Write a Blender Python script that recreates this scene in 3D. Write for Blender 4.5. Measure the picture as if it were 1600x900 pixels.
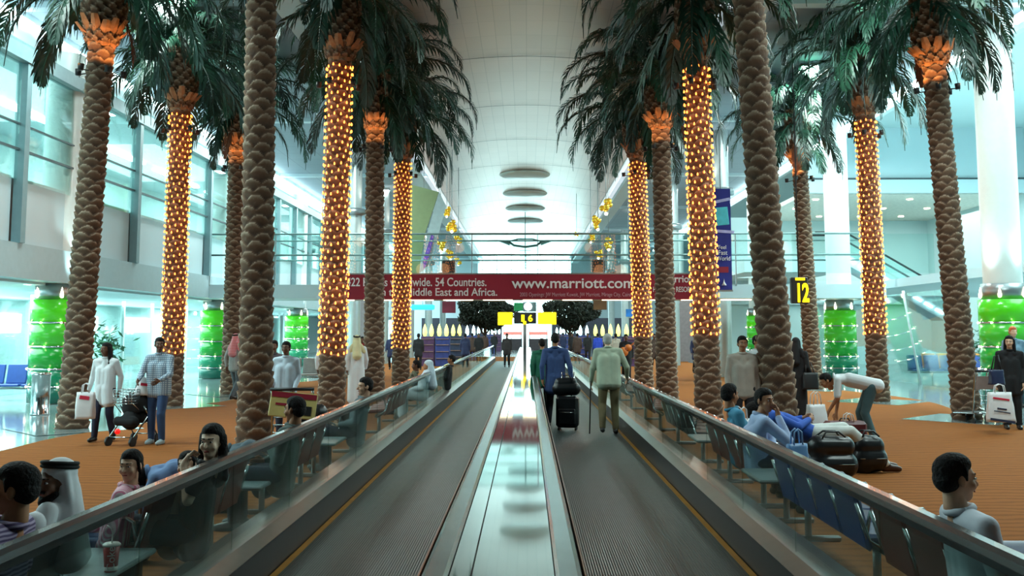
import bpy, math, random
import numpy as np
from mathutils import Vector, Matrix, Euler, Quaternion
R = math.radians
S = bpy.context.scene
COL = S.collection
for o in list(bpy.data.objects): bpy.data.objects.remove(o)

# ------------------------------------------------------------------ camera
F = 1550.0; PPY = 368.0
CAMZ = 1.8
cam_d = bpy.data.cameras.new('camera'); cam = bpy.data.objects.new('camera', cam_d); COL.objects.link(cam)
cam_d.sensor_width = 36; cam_d.lens = F / 1600 * 36; cam_d.shift_y = (PPY - 450) / 1600
cam_d.clip_end = 400; cam_d.clip_start = 0.05
cam.location = (0, 0, CAMZ)
cam.rotation_euler = (R(90) + math.atan(150 / F), 0, math.atan(23 / F))
S.camera = cam
CR = cam.rotation_euler.to_matrix()
def ray(px, py): return CR @ Vector(((px - 800) / F, (PPY - py) / F, -1))
def at(px, py, Y):                      # world point seen at a pixel, at distance Y down the hall
    d = ray(px, py); return Vector((0, 0, CAMZ)) + d * (Y / d.y)
def gp(px, py, z=0.0):                  # world point seen at a pixel, at height z
    d = ray(px, py); return Vector((0, 0, CAMZ)) + d * ((z - CAMZ) / d.z)
# ------------------------------------------------------------------ world, exposure
W = bpy.data.worlds.new('sky'); S.world = W; W.use_nodes = True
wn = W.node_tree.nodes; wl = W.node_tree.links
bg = wn['Background']; bg.inputs[0].default_value = (0.72, 0.97, 1.0, 1); bg.inputs[1].default_value = 6.0
S.view_settings.view_transform = 'Standard'; S.view_settings.look = 'None'
S.view_settings.gamma = 1; S.view_settings.exposure = 0.3; S.view_settings.use_curve_mapping = False
S.cycles.max_bounces = 7; S.cycles.diffuse_bounces = 4; S.cycles.glossy_bounces = 4; S.cycles.transmission_bounces = 6
S.cycles.transparent_max_bounces = 24; S.cycles.sample_clamp_indirect = 4; S.cycles.sample_clamp_direct = 0
S.cycles.use_denoising = True; S.cycles.caustics_reflective = False; S.cycles.caustics_refractive = False
# ------------------------------------------------------------------ large ceiling lamps of the hall
def area(name, loc, sx, sy, power, color, rot=(0, 0, 0), spread=180):
    l = bpy.data.lights.new(name, 'AREA'); l.shape = 'RECTANGLE'; l.size = sx; l.size_y = sy
    l.energy = power; l.color = color; l.spread = R(spread)
    o = bpy.data.objects.new(name, l); COL.objects.link(o); o.location = loc; o.rotation_euler = rot
    return o
CY = (0.70, 1.0, 0.97)
LAMP_Y = [9, 15.5, 22.25, 29, 35.75, 42.5, 49.25, 56, 62.75, 69.5, 76.25, 83, 96]
for y in LAMP_Y:
    pw = 420 if y < 12 else (480 if y < 20 else 560)
    for sx in (-1, 1):
        area('ceiling_lamp_light', (sx * 8.9 - 0.1, y, 9.80), 2.4, 0.9, pw, (0.80, 1.0, 0.96))
for y in (14, 27, 40, 53, 66):          # lit shop ceilings under the left gallery
    area('shop_lamp_light', (-15.5, y, 2.92), 5, 8, 1000, CY)
    area('gallery_lamp_light', (-15.5, y, 8.6), 4, 9, 650, CY)
area('hall_lamp_light', (16.5, 30, 9.6), 6, 18, 2600, CY)
area('hall_lamp_light', (20.0, 50, 7.8), 10, 7, 700, (0.8, 1, 0.95))
# added warm white fill strips, kept out of view, that brighten the vault
for sx in (-1, 1):
    area('vault_fill_light', (sx * 5.35 - 0.1, 60, 9.3), 0.2, 90, 420, (1.0, 0.94, 0.90), rot=(0, R(180 - sx * 25), 0))

# ------------------------------------------------------------------ helpers
def lin(c):
    return tuple(((v / 255) / 12.92 if v / 255 <= 0.04045 else ((v / 255 + 0.055) / 1.055) ** 2.4) for v in c)
MATS = {}
def M(name, rgb=None, rough=0.6, metal=0.0, emit=0.0, ecol=None, var=0.12, scale=6.0, bump=0.0, spec=0.5, sampling=True, coat=0.0):
    if name in MATS: return MATS[name]
    m = bpy.data.materials.new(name); m.use_nodes = True
    n = m.node_tree.nodes; l = m.node_tree.links; b = n['Principled BSDF']
    c = lin(rgb)
    tc = n.new('ShaderNodeTexCoord'); nz = n.new('ShaderNodeTexNoise'); nz.inputs['Scale'].default_value = scale
    nz.inputs['Detail'].default_value = 3
    l.new(tc.outputs['Object'], nz.inputs['Vector'])
    rp = n.new('ShaderNodeValToRGB')
    rp.color_ramp.elements[0].color = tuple(v * (1 - var) for v in c) + (1,); rp.color_ramp.elements[0].position = 0.3
    rp.color_ramp.elements[1].color = tuple(min(1, v * (1 + var)) for v in c) + (1,); rp.color_ramp.elements[1].position = 0.7
    l.new(nz.outputs['Fac'], rp.inputs[0]); l.new(rp.outputs[0], b.inputs['Base Color'])
    b.inputs['Roughness'].default_value = rough; b.inputs['Metallic'].default_value = metal
    b.inputs['Specular IOR Level'].default_value = spec; b.inputs['Coat Weight'].default_value = coat
    if emit:
        b.inputs['Emission Color'].default_value = (lin(ecol) if ecol else c) + (1,)
        b.inputs['Emission Strength'].default_value = emit
        if not sampling: m.cycles.emission_sampling = 'NONE'
    if bump:
        bp = n.new('ShaderNodeBump'); bp.inputs['Strength'].default_value = bump; bp.inputs['Distance'].default_value = 0.02
        l.new(nz.outputs['Fac'], bp.inputs['Height']); l.new(bp.outputs[0], b.inputs['Normal'])
    MATS[name] = m; return m
def stripes(name, a, b_, axis='Z', scale=30, rough=0.8, a2=None, thresh=0.5):   # woven stripe or plaid cloth
    if name in MATS: return MATS[name]
    m = bpy.data.materials.new(name); m.use_nodes = True; n = m.node_tree.nodes; l = m.node_tree.links; b = n['Principled BSDF']
    tc = n.new('ShaderNodeTexCoord'); w = n.new('ShaderNodeTexWave'); w.bands_direction = axis; w.inputs['Scale'].default_value = scale / 6.28
    w.inputs['Distortion'].default_value = 0.6; w.inputs['Detail'].default_value = 0
    l.new(tc.outputs['Object'], w.inputs['Vector'])
    rp = n.new('ShaderNodeValToRGB'); rp.color_ramp.elements[0].color = lin(a) + (1,); rp.color_ramp.elements[0].position = thresh - 0.12
    rp.color_ramp.elements[1].color = lin(b_) + (1,); rp.color_ramp.elements[1].position = thresh + 0.12
    l.new(w.outputs['Fac'], rp.inputs[0]); out = rp.outputs[0]
    if a2:
        w2 = n.new('ShaderNodeTexWave'); w2.bands_direction = 'X'; w2.inputs['Scale'].default_value = scale / 6.28; l.new(tc.outputs['Object'], w2.inputs['Vector'])
        mx = n.new('ShaderNodeMix'); mx.data_type = 'RGBA'; l.new(w2.outputs['Fac'], mx.inputs[0]); l.new(out, mx.inputs[6]); mx.inputs[7].default_value = lin(a2) + (1,); out = mx.outputs[2]
    l.new(out, b.inputs['Base Color']); b.inputs['Roughness'].default_value = rough
    MATS[name] = m; return m
def glass(name, tint, refl=0.10, rough=0.02, fres=0.8):
    if name in MATS: return MATS[name]
    m = bpy.data.materials.new(name); m.use_nodes = True; n = m.node_tree.nodes; l = m.node_tree.links
    n.remove(n['Principled BSDF'])
    t = n.new('ShaderNodeBsdfTransparent'); t.inputs[0].default_value = tint + (1,)
    g = n.new('ShaderNodeBsdfGlossy'); g.inputs['Roughness'].default_value = rough; g.inputs[0].default_value = (0.9, 1, 0.98, 1)
    fr = n.new('ShaderNodeFresnel'); fr.inputs[0].default_value = 1.45
    mt = n.new('ShaderNodeMath'); mt.operation = 'MULTIPLY_ADD'; mt.inputs[1].default_value = fres; mt.inputs[2].default_value = refl * 0.3; mt.use_clamp = True
    l.new(fr.outputs[0], mt.inputs[0])
    mx = n.new('ShaderNodeMixShader'); l.new(mt.outputs[0], mx.inputs[0]); l.new(t.outputs[0], mx.inputs[1]); l.new(g.outputs[0], mx.inputs[2])
    l.new(mx.outputs[0], n['Material Output'].inputs[0]); MATS[name] = m; return m

def tag(o, label=None, cat=None, group=None, kind=None):
    if label: o['label'] = label
    if cat: o['category'] = cat
    if group: o['group'] = group
    if kind: o['kind'] = kind
    return o
def empty(name, loc=(0, 0, 0), rz=0.0, label=None, cat=None, group=None, kind=None):
    o = bpy.data.objects.new(name, None); COL.objects.link(o); o.location = loc; o.rotation_euler = (0, 0, rz)
    o.empty_display_size = 0.1
    return tag(o, label, cat, group, kind)
def link(name, me, m, parent=None, loc=None, rot=None):
    o = bpy.data.objects.new(name, me); COL.objects.link(o)
    if m is not None:
        me.materials.clear()
        for k in (m if isinstance(m, (list, tuple)) else [m]): me.materials.append(k)
    if parent: o.parent = parent
    if loc is not None: o.location = loc
    if rot is not None: o.rotation_euler = rot
    return o
def copy_tree(o, parent=None):
    c = o.copy(); COL.objects.link(c); c.parent = parent
    for ch in list(o.children): copy_tree(ch, c)
    return c

class MB:
    def __init__(s): s.v = []; s.f = []; s.mi = []; s.sm = []
    def add(s, vs, fs, mi=0, smooth=False):
        k = len(s.v); s.v += [tuple(v) for v in vs]; s.f += [tuple(i + k for i in f) for f in fs]
        s.mi += [mi] * len(fs); s.sm += [smooth] * len(fs); return s
    def box(s, x0, x1, y0, y1, z0, z1, mi=0):
        vs = [(x, y, z) for x in (x0, x1) for y in (y0, y1) for z in (z0, z1)]
        return s.add(vs, [(0, 1, 3, 2), (4, 6, 7, 5), (0, 4, 5, 1), (2, 3, 7, 6), (0, 2, 6, 4), (1, 5, 7, 3)], mi)
    def cbox(s, c, d, rot=None, mi=0, b=0.0):
        hx, hy, hz = d[0] / 2, d[1] / 2, d[2] / 2
        if b:
            b = min(b, hx * .9, hy * .9, hz * .9); vs = []
            for X in (-1, 1):
                for Y in (-1, 1):
                    for Z in (-1, 1):
                        vs += [(X * hx, Y * (hy - b), Z * (hz - b)), (X * (hx - b), Y * hy, Z * (hz - b)), (X * (hx - b), Y * (hy - b), Z * hz)]
            def i(X, Y, Z, k): return ((X * 2 + Y) * 2 + Z) * 3 + k
            fs = []
            for X in (0, 1): fs.append([i(X, 0, 0, 0), i(X, 1, 0, 0), i(X, 1, 1, 0), i(X, 0, 1, 0)])
            for Y in (0, 1): fs.append([i(0, Y, 0, 1), i(1, Y, 0, 1), i(1, Y, 1, 1), i(0, Y, 1, 1)])
            for Z in (0, 1): fs.append([i(0, 0, Z, 2), i(1, 0, Z, 2), i(1, 1, Z, 2), i(0, 1, Z, 2)])
            for X in (0, 1):
                for Y in (0, 1): fs.append([i(X, Y, 0, 0), i(X, Y, 1, 0), i(X, Y, 1, 1), i(X, Y, 0, 1)])
            for X in (0, 1):
                for Z in (0, 1): fs.append([i(X, 0, Z, 0), i(X, 1, Z, 0), i(X, 1, Z, 2), i(X, 0, Z, 2)])
            for Y in (0, 1):
                for Z in (0, 1): fs.append([i(0, Y, Z, 1), i(1, Y, Z, 1), i(1, Y, Z, 2), i(0, Y, Z, 2)])
            for X in (0, 1):
                for Y in (0, 1):
                    for Z in (0, 1): fs.append([i(X, Y, Z, 0), i(X, Y, Z, 1), i(X, Y, Z, 2)])
        else:
            vs = [(x, y, z) for x in (-hx, hx) for y in (-hy, hy) for z in (-hz, hz)]
            fs = [(0, 1, 3, 2), (4, 6, 7, 5), (0, 4, 5, 1), (2, 3, 7, 6), (0, 2, 6, 4), (1, 5, 7, 3)]
        c = Vector(c); m = rot.to_matrix() if rot is not None else Matrix.Identity(3)
        return s.add([c + m @ Vector(v) for v in vs], fs, mi)
    def tube(s, pts, r, n=8, mi=0, cap=True, rs=None):
        pts = [Vector(p) for p in pts]; vs = []; N = len(pts); up = None
        for i, p in enumerate(pts):
            t = (pts[min(i + 1, N - 1)] - pts[max(i - 1, 0)]).normalized()
            if up is None:
                up = Vector((0, 0, 1)) if abs(t.z) < 0.9 else Vector((1, 0, 0))
            a = t.cross(up).normalized(); b = a.cross(t).normalized(); up = b
            rr = rs[i] if rs else r
            for k in range(n):
                th = 2 * math.pi * k / n; vs.append(p + a * (math.cos(th) * rr) + b * (math.sin(th) * rr))
        fs = [(i * n + k, i * n + (k + 1) % n, (i + 1) * n + (k + 1) % n, (i + 1) * n + k) for i in range(N - 1) for k in range(n)]
        s.add(vs, fs, mi, True)
        if cap: k = len(s.v) - len(vs); s.f += [tuple(k + j for j in range(n))[::-1], tuple(k + (N - 1) * n + j for j in range(n))]; s.mi += [mi] * 2; s.sm += [False] * 2
        return s
    def lathe(s, prof, c=(0, 0, 0), n=24, mi=0, a0=0.0, a1=2 * math.pi, sy=1.0):
        full = abs(a1 - a0 - 2 * math.pi) < 1e-6; m = n if full else n + 1; vs = []
        for r, z in prof:
            for k in range(m):
                th = a0 + (a1 - a0) * k / n; vs.append((c[0] + r * math.cos(th), c[1] + sy * r * math.sin(th), c[2] + z))
        fs = []
        for i in range(len(prof) - 1):
            for k in range(n): k2 = (k + 1) % m; fs.append((i * m + k, i * m + k2, (i + 1) * m + k2, (i + 1) * m + k))
        return s.add(vs, fs, mi, True)
    def prism(s, poly, z0, z1, mi=0):        # closed outline in x,y
        n = len(poly); vs = [(x, y, z0) for x, y in poly] + [(x, y, z1) for x, y in poly]
        return s.add(vs, [tuple(range(n))[::-1], tuple(range(n, 2 * n))] + [(i, (i + 1) % n, n + (i + 1) % n, n + i) for i in range(n)], mi)
    def slab(s, poly3, th):                  # thick panel from a planar outline
        P = [Vector(p) for p in poly3]; nrm = (P[1] - P[0]).cross(P[2] - P[1]).normalized() * th; n = len(P)
        return s.add(P + [p + nrm for p in P], [tuple(range(n))[::-1], tuple(range(n, 2 * n))] + [(i, (i + 1) % n, n + (i + 1) % n, n + i) for i in range(n)])
    def ext(s, prof, y0, y1, mi=0):          # profile in x,z along y
        n = len(prof); vs = [(x, y0, z) for x, z in prof] + [(x, y1, z) for x, z in prof]
        return s.add(vs, [tuple(range(n)), tuple(range(n, 2 * n))[::-1]] + [(i, n + i, n + (i + 1) % n, (i + 1) % n) for i in range(n)], mi)
    def sphere(s, c, r, n=12, mi=0, sc=(1, 1, 1)):
        prof = [(r * math.sin(math.pi * i / n), -r * math.cos(math.pi * i / n) * sc[2]) for i in range(n + 1)]
        vs = []; m = n * 2
        for rr, z in prof:
            for k in range(m): th = 2 * math.pi * k / m; vs.append((c[0] + rr * math.cos(th) * sc[0], c[1] + rr * math.sin(th) * sc[1], c[2] + z))
        return s.add(vs, [(i * m + k, i * m + (k + 1) % m, (i + 1) * m + (k + 1) % m, (i + 1) * m + k) for i in range(n) for k in range(m)], mi, True)
    def mesh(s, name='mesh'):
        me = bpy.data.meshes.new(name); me.from_pydata([tuple(v) for v in s.v], [], s.f)
        me.polygons.foreach_set('material_index', s.mi); me.polygons.foreach_set('use_smooth', s.sm); me.validate(); me.update()
        return me
    def build(s, name, m, parent=None, loc=None, rot=None): return link(name, s.mesh(name), m, parent, loc, rot)
def fixnormals(me):
    import bmesh
    b = bmesh.new(); b.from_mesh(me); bmesh.ops.recalc_face_normals(b, faces=b.faces[:]); b.to_mesh(me); b.free()
def struct(name, mb, m, label=None):
    o = mb.build(name, m); tag(o, label, kind='structure'); return o

# ------------------------------------------------------------------ common materials
m_white = M('white_panel', (196, 216, 222), 0.5, var=0.03, scale=0.4)
m_post = M('grey_green_steel', (120, 150, 156), 0.45, 0.1, var=0.05)
m_alu = M('brushed_aluminium', (150, 158, 160), 0.35, 0.8, var=0.06, scale=3)
m_chrome = M('polished_steel', (185, 192, 194), 0.14, 1.0, var=0.04)
m_black = M('black_plastic', (22, 23, 26), 0.5)
m_tube = M('lit_tube', (240, 255, 255), emit=7.0, ecol=(225, 255, 255), var=0.01)
m_pane = glass('gallery_glass', (0.90, 0.98, 0.97), 0.12, fres=.5)
# ================================================================== THE HALL
C0 = -0.10                                    # centre line of the two walkways
# granite floor with thin joints
def granite():
    m = bpy.data.materials.new('polished_granite'); m.use_nodes = True; n = m.node_tree.nodes; l = m.node_tree.links; b = n['Principled BSDF']
    tc = n.new('ShaderNodeTexCoord'); br = n.new('ShaderNodeTexBrick'); br.offset = 0; br.squash = 1
    br.inputs['Scale'].default_value = 1; br.inputs['Brick Width'].default_value = 0.9; br.inputs['Row Height'].default_value = 0.9
    br.inputs['Mortar Size'].default_value = 0.008; br.inputs['Color1'].default_value = lin((132, 150, 152)) + (1,); br.inputs['Color2'].default_value = lin((150, 166, 166)) + (1,)
    br.inputs['Mortar'].default_value = lin((90, 96, 96)) + (1,)
    l.new(tc.outputs['Object'], br.inputs['Vector']); l.new(br.outputs[0], b.inputs['Base Color'])
    b.inputs['Roughness'].default_value = 0.09; b.inputs['Specular IOR Level'].default_value = 0.9; return m
def carpet_mat():
    m = bpy.data.materials.new('orange_brown_carpet'); m.use_nodes = True; n = m.node_tree.nodes; l = m.node_tree.links; b = n['Principled BSDF']
    tc = n.new('ShaderNodeTexCoord'); w = n.new('ShaderNodeTexWave'); w.bands_direction = 'Y'; w.inputs['Scale'].default_value = 1.6
    w.inputs['Distortion'].default_value = 5; w.inputs['Detail'].default_value = 3; w.inputs['Detail Scale'].default_value = 1.2
    l.new(tc.outputs['Object'], w.inputs['Vector'])
    nz = n.new('ShaderNodeTexNoise'); nz.inputs['Scale'].default_value = 60; l.new(tc.outputs['Object'], nz.inputs['Vector'])
    ad = n.new('ShaderNodeMath'); ad.operation = 'MULTIPLY_ADD'; ad.inputs[1].default_value = 0.5; l.new(nz.outputs[0], ad.inputs[0])
    l.new(w.outputs['Fac'], ad.inputs[2])
    rp = n.new('ShaderNodeValToRGB'); rp.color_ramp.elements[0].position = 0.15; rp.color_ramp.elements[0].color = lin((122, 72, 34)) + (1,)
    rp.color_ramp.elements[1].position = 1.25 / 1.5; rp.color_ramp.elements[1].color = lin((146, 88, 42)) + (1,)
    l.new(ad.outputs[0], rp.inputs[0]); l.new(rp.outputs[0], b.inputs['Base Color']); b.inputs['Roughness'].default_value = 0.95
    b.inputs['Specular IOR Level'].default_value = 0.1; return m
m_granite = granite(); m_carpet = carpet_mat()
struct('floor', MB().box(-24, 26, -8, 125, -0.2, 0.0), m_granite)
# carpet with a waving edge towards the granite
Lw = [(-8.0 - 0.35 * math.sin(y * 0.6) - 0.25 * math.sin(y * 1.13 + 1), y) for y in np.arange(-7.5, 72, 0.5)]
Rw = [(9.9 + 0.45 * math.sin(y * 0.5 + 0.8), y) for y in np.arange(-7.5, 72, 0.5)]
cw = MB(); n = len(Lw)
vs = [(x, y, 0.006) for x, y in Lw] + [(x, y, 0.006) for x, y in Rw]
cw.add(vs, [(i, n + i, n + i + 1, i + 1) for i in range(n - 1)])
co = struct('floor_carpet', cw, m_carpet)
# ceilings: shallow vault between flat side ceilings
def panel_mat(name, rgb, w, h, rough, metal, joint):
    m = bpy.data.materials.new(name); m.use_nodes = True; n = m.node_tree.nodes; l = m.node_tree.links; b = n['Principled BSDF']
    tc = n.new('ShaderNodeTexCoord'); br = n.new('ShaderNodeTexBrick'); br.offset = 0; br.squash = 1
    br.inputs['Scale'].default_value = 1; br.inputs['Brick Width'].default_value = w; br.inputs['Row Height'].default_value = h
    br.inputs['Mortar Size'].default_value = joint; c = lin(rgb)
    br.inputs['Color1'].default_value = c + (1,); br.inputs['Color2'].default_value = tuple(v * 0.94 for v in c) + (1,); br.inputs['Mortar'].default_value = tuple(v * 0.72 for v in c) + (1,)
    l.new(tc.outputs['Object'], br.inputs['Vector']); l.new(br.outputs[0], b.inputs['Base Color'])
    b.inputs['Roughness'].default_value = rough; b.inputs['Metallic'].default_value = metal; return m
m_vault = panel_mat('vault_panels', (206, 190, 180), 0.45, 1.35, 0.3, 0.4, 0.010)
m_side = panel_mat('side_ceiling_panels', (136, 152, 162), 1.6, 1.6, 0.6, 0.0, 0.02)
def vault_z(x): return 9.9 + 0.55 * math.cos(min(1, abs(x) / 4.8) * math.pi / 2)
xs = np.linspace(-4.8, 4.8, 25)
for k, y0 in enumerate(np.arange(-10, 110, 6.75)):
    v = MB(); y1 = min(y0 + 6.75, 110)
    v.add([(x + C0, y, vault_z(x)) for x in xs for y in (y0, y1)], [(2 * i, 2 * i + 1, 2 * i + 3, 2 * i + 2) for i in range(24)], 0, True)
    struct('ceiling', v, m_vault)
    j = MB(); j.add([(x + C0, y, vault_z(x) - (.035 if y > y0 + .01 or y < y0 - .01 else .035)) for x in xs for y in (y0 - .03, y0 + .03)], [(2 * i, 2 * i + 1, 2 * i + 3, 2 * i + 2) for i in range(24)], 0, True)
    struct('trim_5', j, M('dark_joint', (88, 88, 84), 0.7))
g = MB().box(-5.2, 5.0, -10, 110, 10.85, 11.0); struct('ceiling', g, M('dark_joint', (70, 70, 68), 0.8))
for s in (-1, 1):
    x0, x1 = sorted((C0 + s * 4.8, C0 + s * 12.9)); g = MB().box(x0, x1, -10, 110, 9.95, 10.15); struct('ceiling', g, m_side)
    # downstand lip along the vault and cross ribs
    x0, x1 = sorted((C0 + s * 4.8, C0 + s * 5.05)); g = MB().box(x0, x1, -10, 110, 9.86, 9.95); struct('trim', g, m_white)
    for y in np.arange(-3.25, 108, 13.5):
        x0, x1 = sorted((C0 + s * 5.05, C0 + s * 12.9)); struct('trim', MB().box(x0, x1, y, y + 0.35, 9.8, 9.95), m_white)
for s in (-1, 1):
    x0, x1 = sorted((C0 + s * 5.0, C0 + s * 5.7)); struct('trim_fill_trough', MB().box(x0, x1, 8, 108, 9.2, 9.26).box(x0 if s > 0 else x1 - .04, x0 + .04 if s > 0 else x1, 8, 108, 9.26, 9.40), m_white)  # added trough that hides the vault fill strips from below
# end wall with the tall bright window
struct('wall_light_block', MB().box(-24, 26, -8.2, -8, 0, 11), M('dull_wall', (96, 100, 98), 0.8))  # added behind the camera to keep sky light off the foreground
ew = MB(); ew.box(-24, C0 - 5.3, 109.8, 110.1, 0, 11); ew.box(C0 + 5.0, 26, 109.8, 110.1, 0, 11)
struct('wall_far', ew, m_white)
wf = MB()
for x in np.linspace(-4.9, 4.7, 7): wf.box(x - .03, x + .03, 109.7, 109.9, 0, 10.8)
for z in (0.1, 2.6, 4.6, 6.6, 8.6): wf.box(-5, 4.9, 109.68, 109.82, z, z + 0.05)
w1 = struct('window_1', wf, M('pale_frame', (190, 214, 214), 0.5)); link('pane', MB().box(-5.3, 5, 109.85, 109.87, 0, 10.9).mesh(), m_pane, w1)
# luminous far lounge ceiling low behind the sign: far cross wall above the lounge
# ------------------------------------------------------------------ left gallery
XL = -11.6
zf0, zf1, zp1, zg1 = 3.02, 3.82, 5.36, 8.0
lw = MB(); lw.box(XL - 0.5, XL, -8, 100, zf0, zf1); struct('wall_left', lw, M('fascia_grey', (166, 190, 196), 0.5, var=0.03))
pp = MB()
ys = np.arange(2.2, 100, 3.375)
for y in ys: pp.box(XL - 0.28, XL - 0.18, y + 0.16, y + 3.21, zf1, zp1)
struct('wall_left', pp, m_white)
b = MB()
for y in ys: b.box(XL - 0.33, XL - 0.28, y + .0, y + 3.4, zf1 + .02, zp1 - 0.02)
struct('wall_left', b, M('panel_backing', (110, 118, 118), .7))  # grey backing that shows between the white panels
ps = MB()
for y in ys: ps.box(XL - 0.16, XL + 0.06, y - 0.11, y + 0.11, zf1, zg1 + 0.1)
struct('trim_1', ps, m_post)
bm_ = MB().box(XL - 0.2, XL + 0.1, -6, 100, zg1, zg1 + 0.34); struct('trim_2', bm_, m_post)
for z, t in ((6.55, 0.035), (5.95, 0.05)):
    struct('trim_3', MB().box(XL - 0.12, XL - 0.05, -6, 100, z, z + t), M('thin_rail', (70, 86, 90), .5))
for i, y in enumerate(ys[1:26]):
    struct('window_%d' % (i + 2), MB().box(XL - 0.10, XL - 0.08, y + .11, y + 3.26, zp1 - 0.1, zg1), m_pane)
struct('wall_left', MB().box(XL - 7.2, XL - 7.0, -8, 100, 0, 9.3), M('gallery_wall', (205, 226, 226), 0.6, var=0.03))
struct('floor_gallery', MB().box(XL - 7.0, XL - 0.5, -8, 100, 3.3, 3.8), M('soffit_white', (206, 214, 212), 0.6, var=.02))
struct('ceiling_gallery', MB().box(XL - 7.0, XL - 0.5, -8, 100, 8.75, 8.95), m_white)
struct('wall_left', MB().box(XL - 1.4, XL - 1.2, -8, 100, 8.95, 10), m_white)
# lit cove line along both ceiling edges, in dashes
def dashes(x, z, w=0.24):
    for i, y in enumerate(np.arange(10.2, 96, 2.1)):
        o = MB().cbox((x, y + 0.95, z), (w, 1.9, 0.16), b=0.03).build('ceiling_tube_light', m_tube)
        tag(o, 'dash of bright white tube light in the long line under the %s ceiling edge' % ('left' if x < 0 else 'right'), 'tube light', 'tube lights along the %s ceiling edge' % ('left' if x < 0 else 'right'))
dashes(-12.75, 9.62); dashes(12.35, 9.62)
for y in np.arange(8, 60, 6.75):
    o = MB().cbox((XL - 4.2, y + 2.5, 8.68), (0.3, 5.2, 0.1), b=0.02).build('gallery_tube_light', m_tube)
    tag(o, 'long white tube light under the glazed gallery ceiling', 'tube light', 'tube lights inside the left gallery')
# ------------------------------------------------------------------ round pillars with lit green drums
m_pil = M('white_pillar', (222, 232, 230), 0.35, var=0.02)
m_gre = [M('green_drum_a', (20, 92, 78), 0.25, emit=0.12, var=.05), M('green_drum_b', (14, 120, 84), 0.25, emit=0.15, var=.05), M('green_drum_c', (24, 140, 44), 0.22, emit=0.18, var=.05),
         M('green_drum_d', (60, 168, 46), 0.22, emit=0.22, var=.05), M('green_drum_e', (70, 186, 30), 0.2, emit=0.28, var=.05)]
m_bead = M('warm_bead', (255, 240, 190), emit=9, ecol=(255, 244, 205), var=.01, sampling=False)
BEAD = MB().sphere((0, 0, 0), 0.026, 5).mesh('bead'); BEAD.materials.append(m_bead)
FLAME = MB().lathe([(0, 0), (0.04, .02), (0.045, .09), (0.02, .2), (0, .28)], (0, 0, 0), 8).mesh('flame'); FLAME.materials.append(m_bead)
def pillar(x, y, h, side, k, labels):
    o = MB().lathe([(0.46, 0), (0.46, h)], n=32).build('pillar', m_pil, loc=(x, y, 0)); tag(o, kind='structure')
    t = empty('pillar_drum', (x, y, 0), 0, labels, 'pillar drum', 'lit green drums round the pillars')
    zz = [0.0, 0.42, 0.86, 1.42, 2.02, 2.62]
    for i in range(5):
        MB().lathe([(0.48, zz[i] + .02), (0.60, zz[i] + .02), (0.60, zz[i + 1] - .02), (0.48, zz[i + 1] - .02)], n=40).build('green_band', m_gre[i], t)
    for z in zz[1:-1]:
        ring = MB().lathe([(0.47, z - .02), (0.61, z - .02), (0.61, z + .02), (0.47, z + .02)], n=40).build('ring', m_chrome, t)
        for q in range(8):
            a = q * math.pi / 4 + .2 + z; link('bead', BEAD, None, ring, loc=(0.63 * math.cos(a), 0.63 * math.sin(a), z))
    cap = MB().lathe([(0.47, 2.60), (0.52, 2.60), (0.52, 3.0), (0.47, 3.0)], n=32).build('collar', m_alu, t)
    for q in range(5):
        a = q * math.pi * .4 + .35; link('flame_lamp', FLAME, None, t, loc=(0.53 * math.cos(a), 0.53 * math.sin(a), 2.64))
    if y < 60:
        for dx, dy in ((-0.75 * side, -0.45), (0.4 * side, -0.8)):
            l = bpy.data.lights.new('pillar_uplight', 'SPOT'); l.energy = 150; l.color = (0.72, 1, 0.97); l.spot_size = R(52); l.spot_blend = 0.8; l.shadow_soft_size = 0.1
            q = bpy.data.objects.new('pillar_uplight', l); COL.objects.link(q); q.location = (x + dx, y + dy, 2.9)
            q.rotation_euler = (Vector((x, y, 6.5)) - q.location).to_track_quat('-Z', 'Y').to_euler()
ordn = ['nearest', 'second', 'third', 'fourth', 'fifth']
for k, y in enumerate((25.3, 38.5, 52, 65.5, 79)):
    pillar(-12.05, y, zf0 + .3 if False else 9.0, -1, k, 'lit green drum round a pillar below the left gallery, %s from the camera' % ordn[k])
    pillar(12.05, y, 9.9, 1, k, 'lit green drum round a tall white right pillar, %s from the camera' % ordn[k])
# slim pillars nearer the centre, further down the hall
for s, lst in ((-1, (46.5, 56, 69, 82, 96)), (1, (40, 53.5, 67, 80, 93))):
    for y in lst:
        x = s * 8.0 + C0
        o = MB().lathe([(0.3, 0), (0.3, 9.95)], n=24).build('pillar', M('silver_pillar', (176, 184, 184), 0.3, 0.3, var=.04), loc=(x, y, 0)); tag(o, kind='structure')
        for zz_, up in ((7.6, 1), (7.3, -1)):
            l = bpy.data.lights.new('pillar_wash', 'SPOT'); l.energy = 150; l.color = (1, 0.93, 0.82); l.spot_size = R(60); l.spot_blend = 0.9; l.shadow_soft_size = 0.05
            q = bpy.data.objects.new('pillar_wash', l); COL.objects.link(q); q.location = (x - s * 0.45, y - 0.25, zz_)
            q.rotation_euler = (0 if up < 0 else math.pi, 0, 0)
        t = MB().lathe([(0.31, 7.25), (0.5, 7.3), (0.5, 7.55), (0.31, 7.6)], n=20).build('wall_lamp', m_alu, loc=(x, y, 0))
        tag(t, 'ring shaped uplighter clasping a slim silver pillar of the far hall', 'lamp', 'ring uplighters on the slim pillars')
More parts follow.
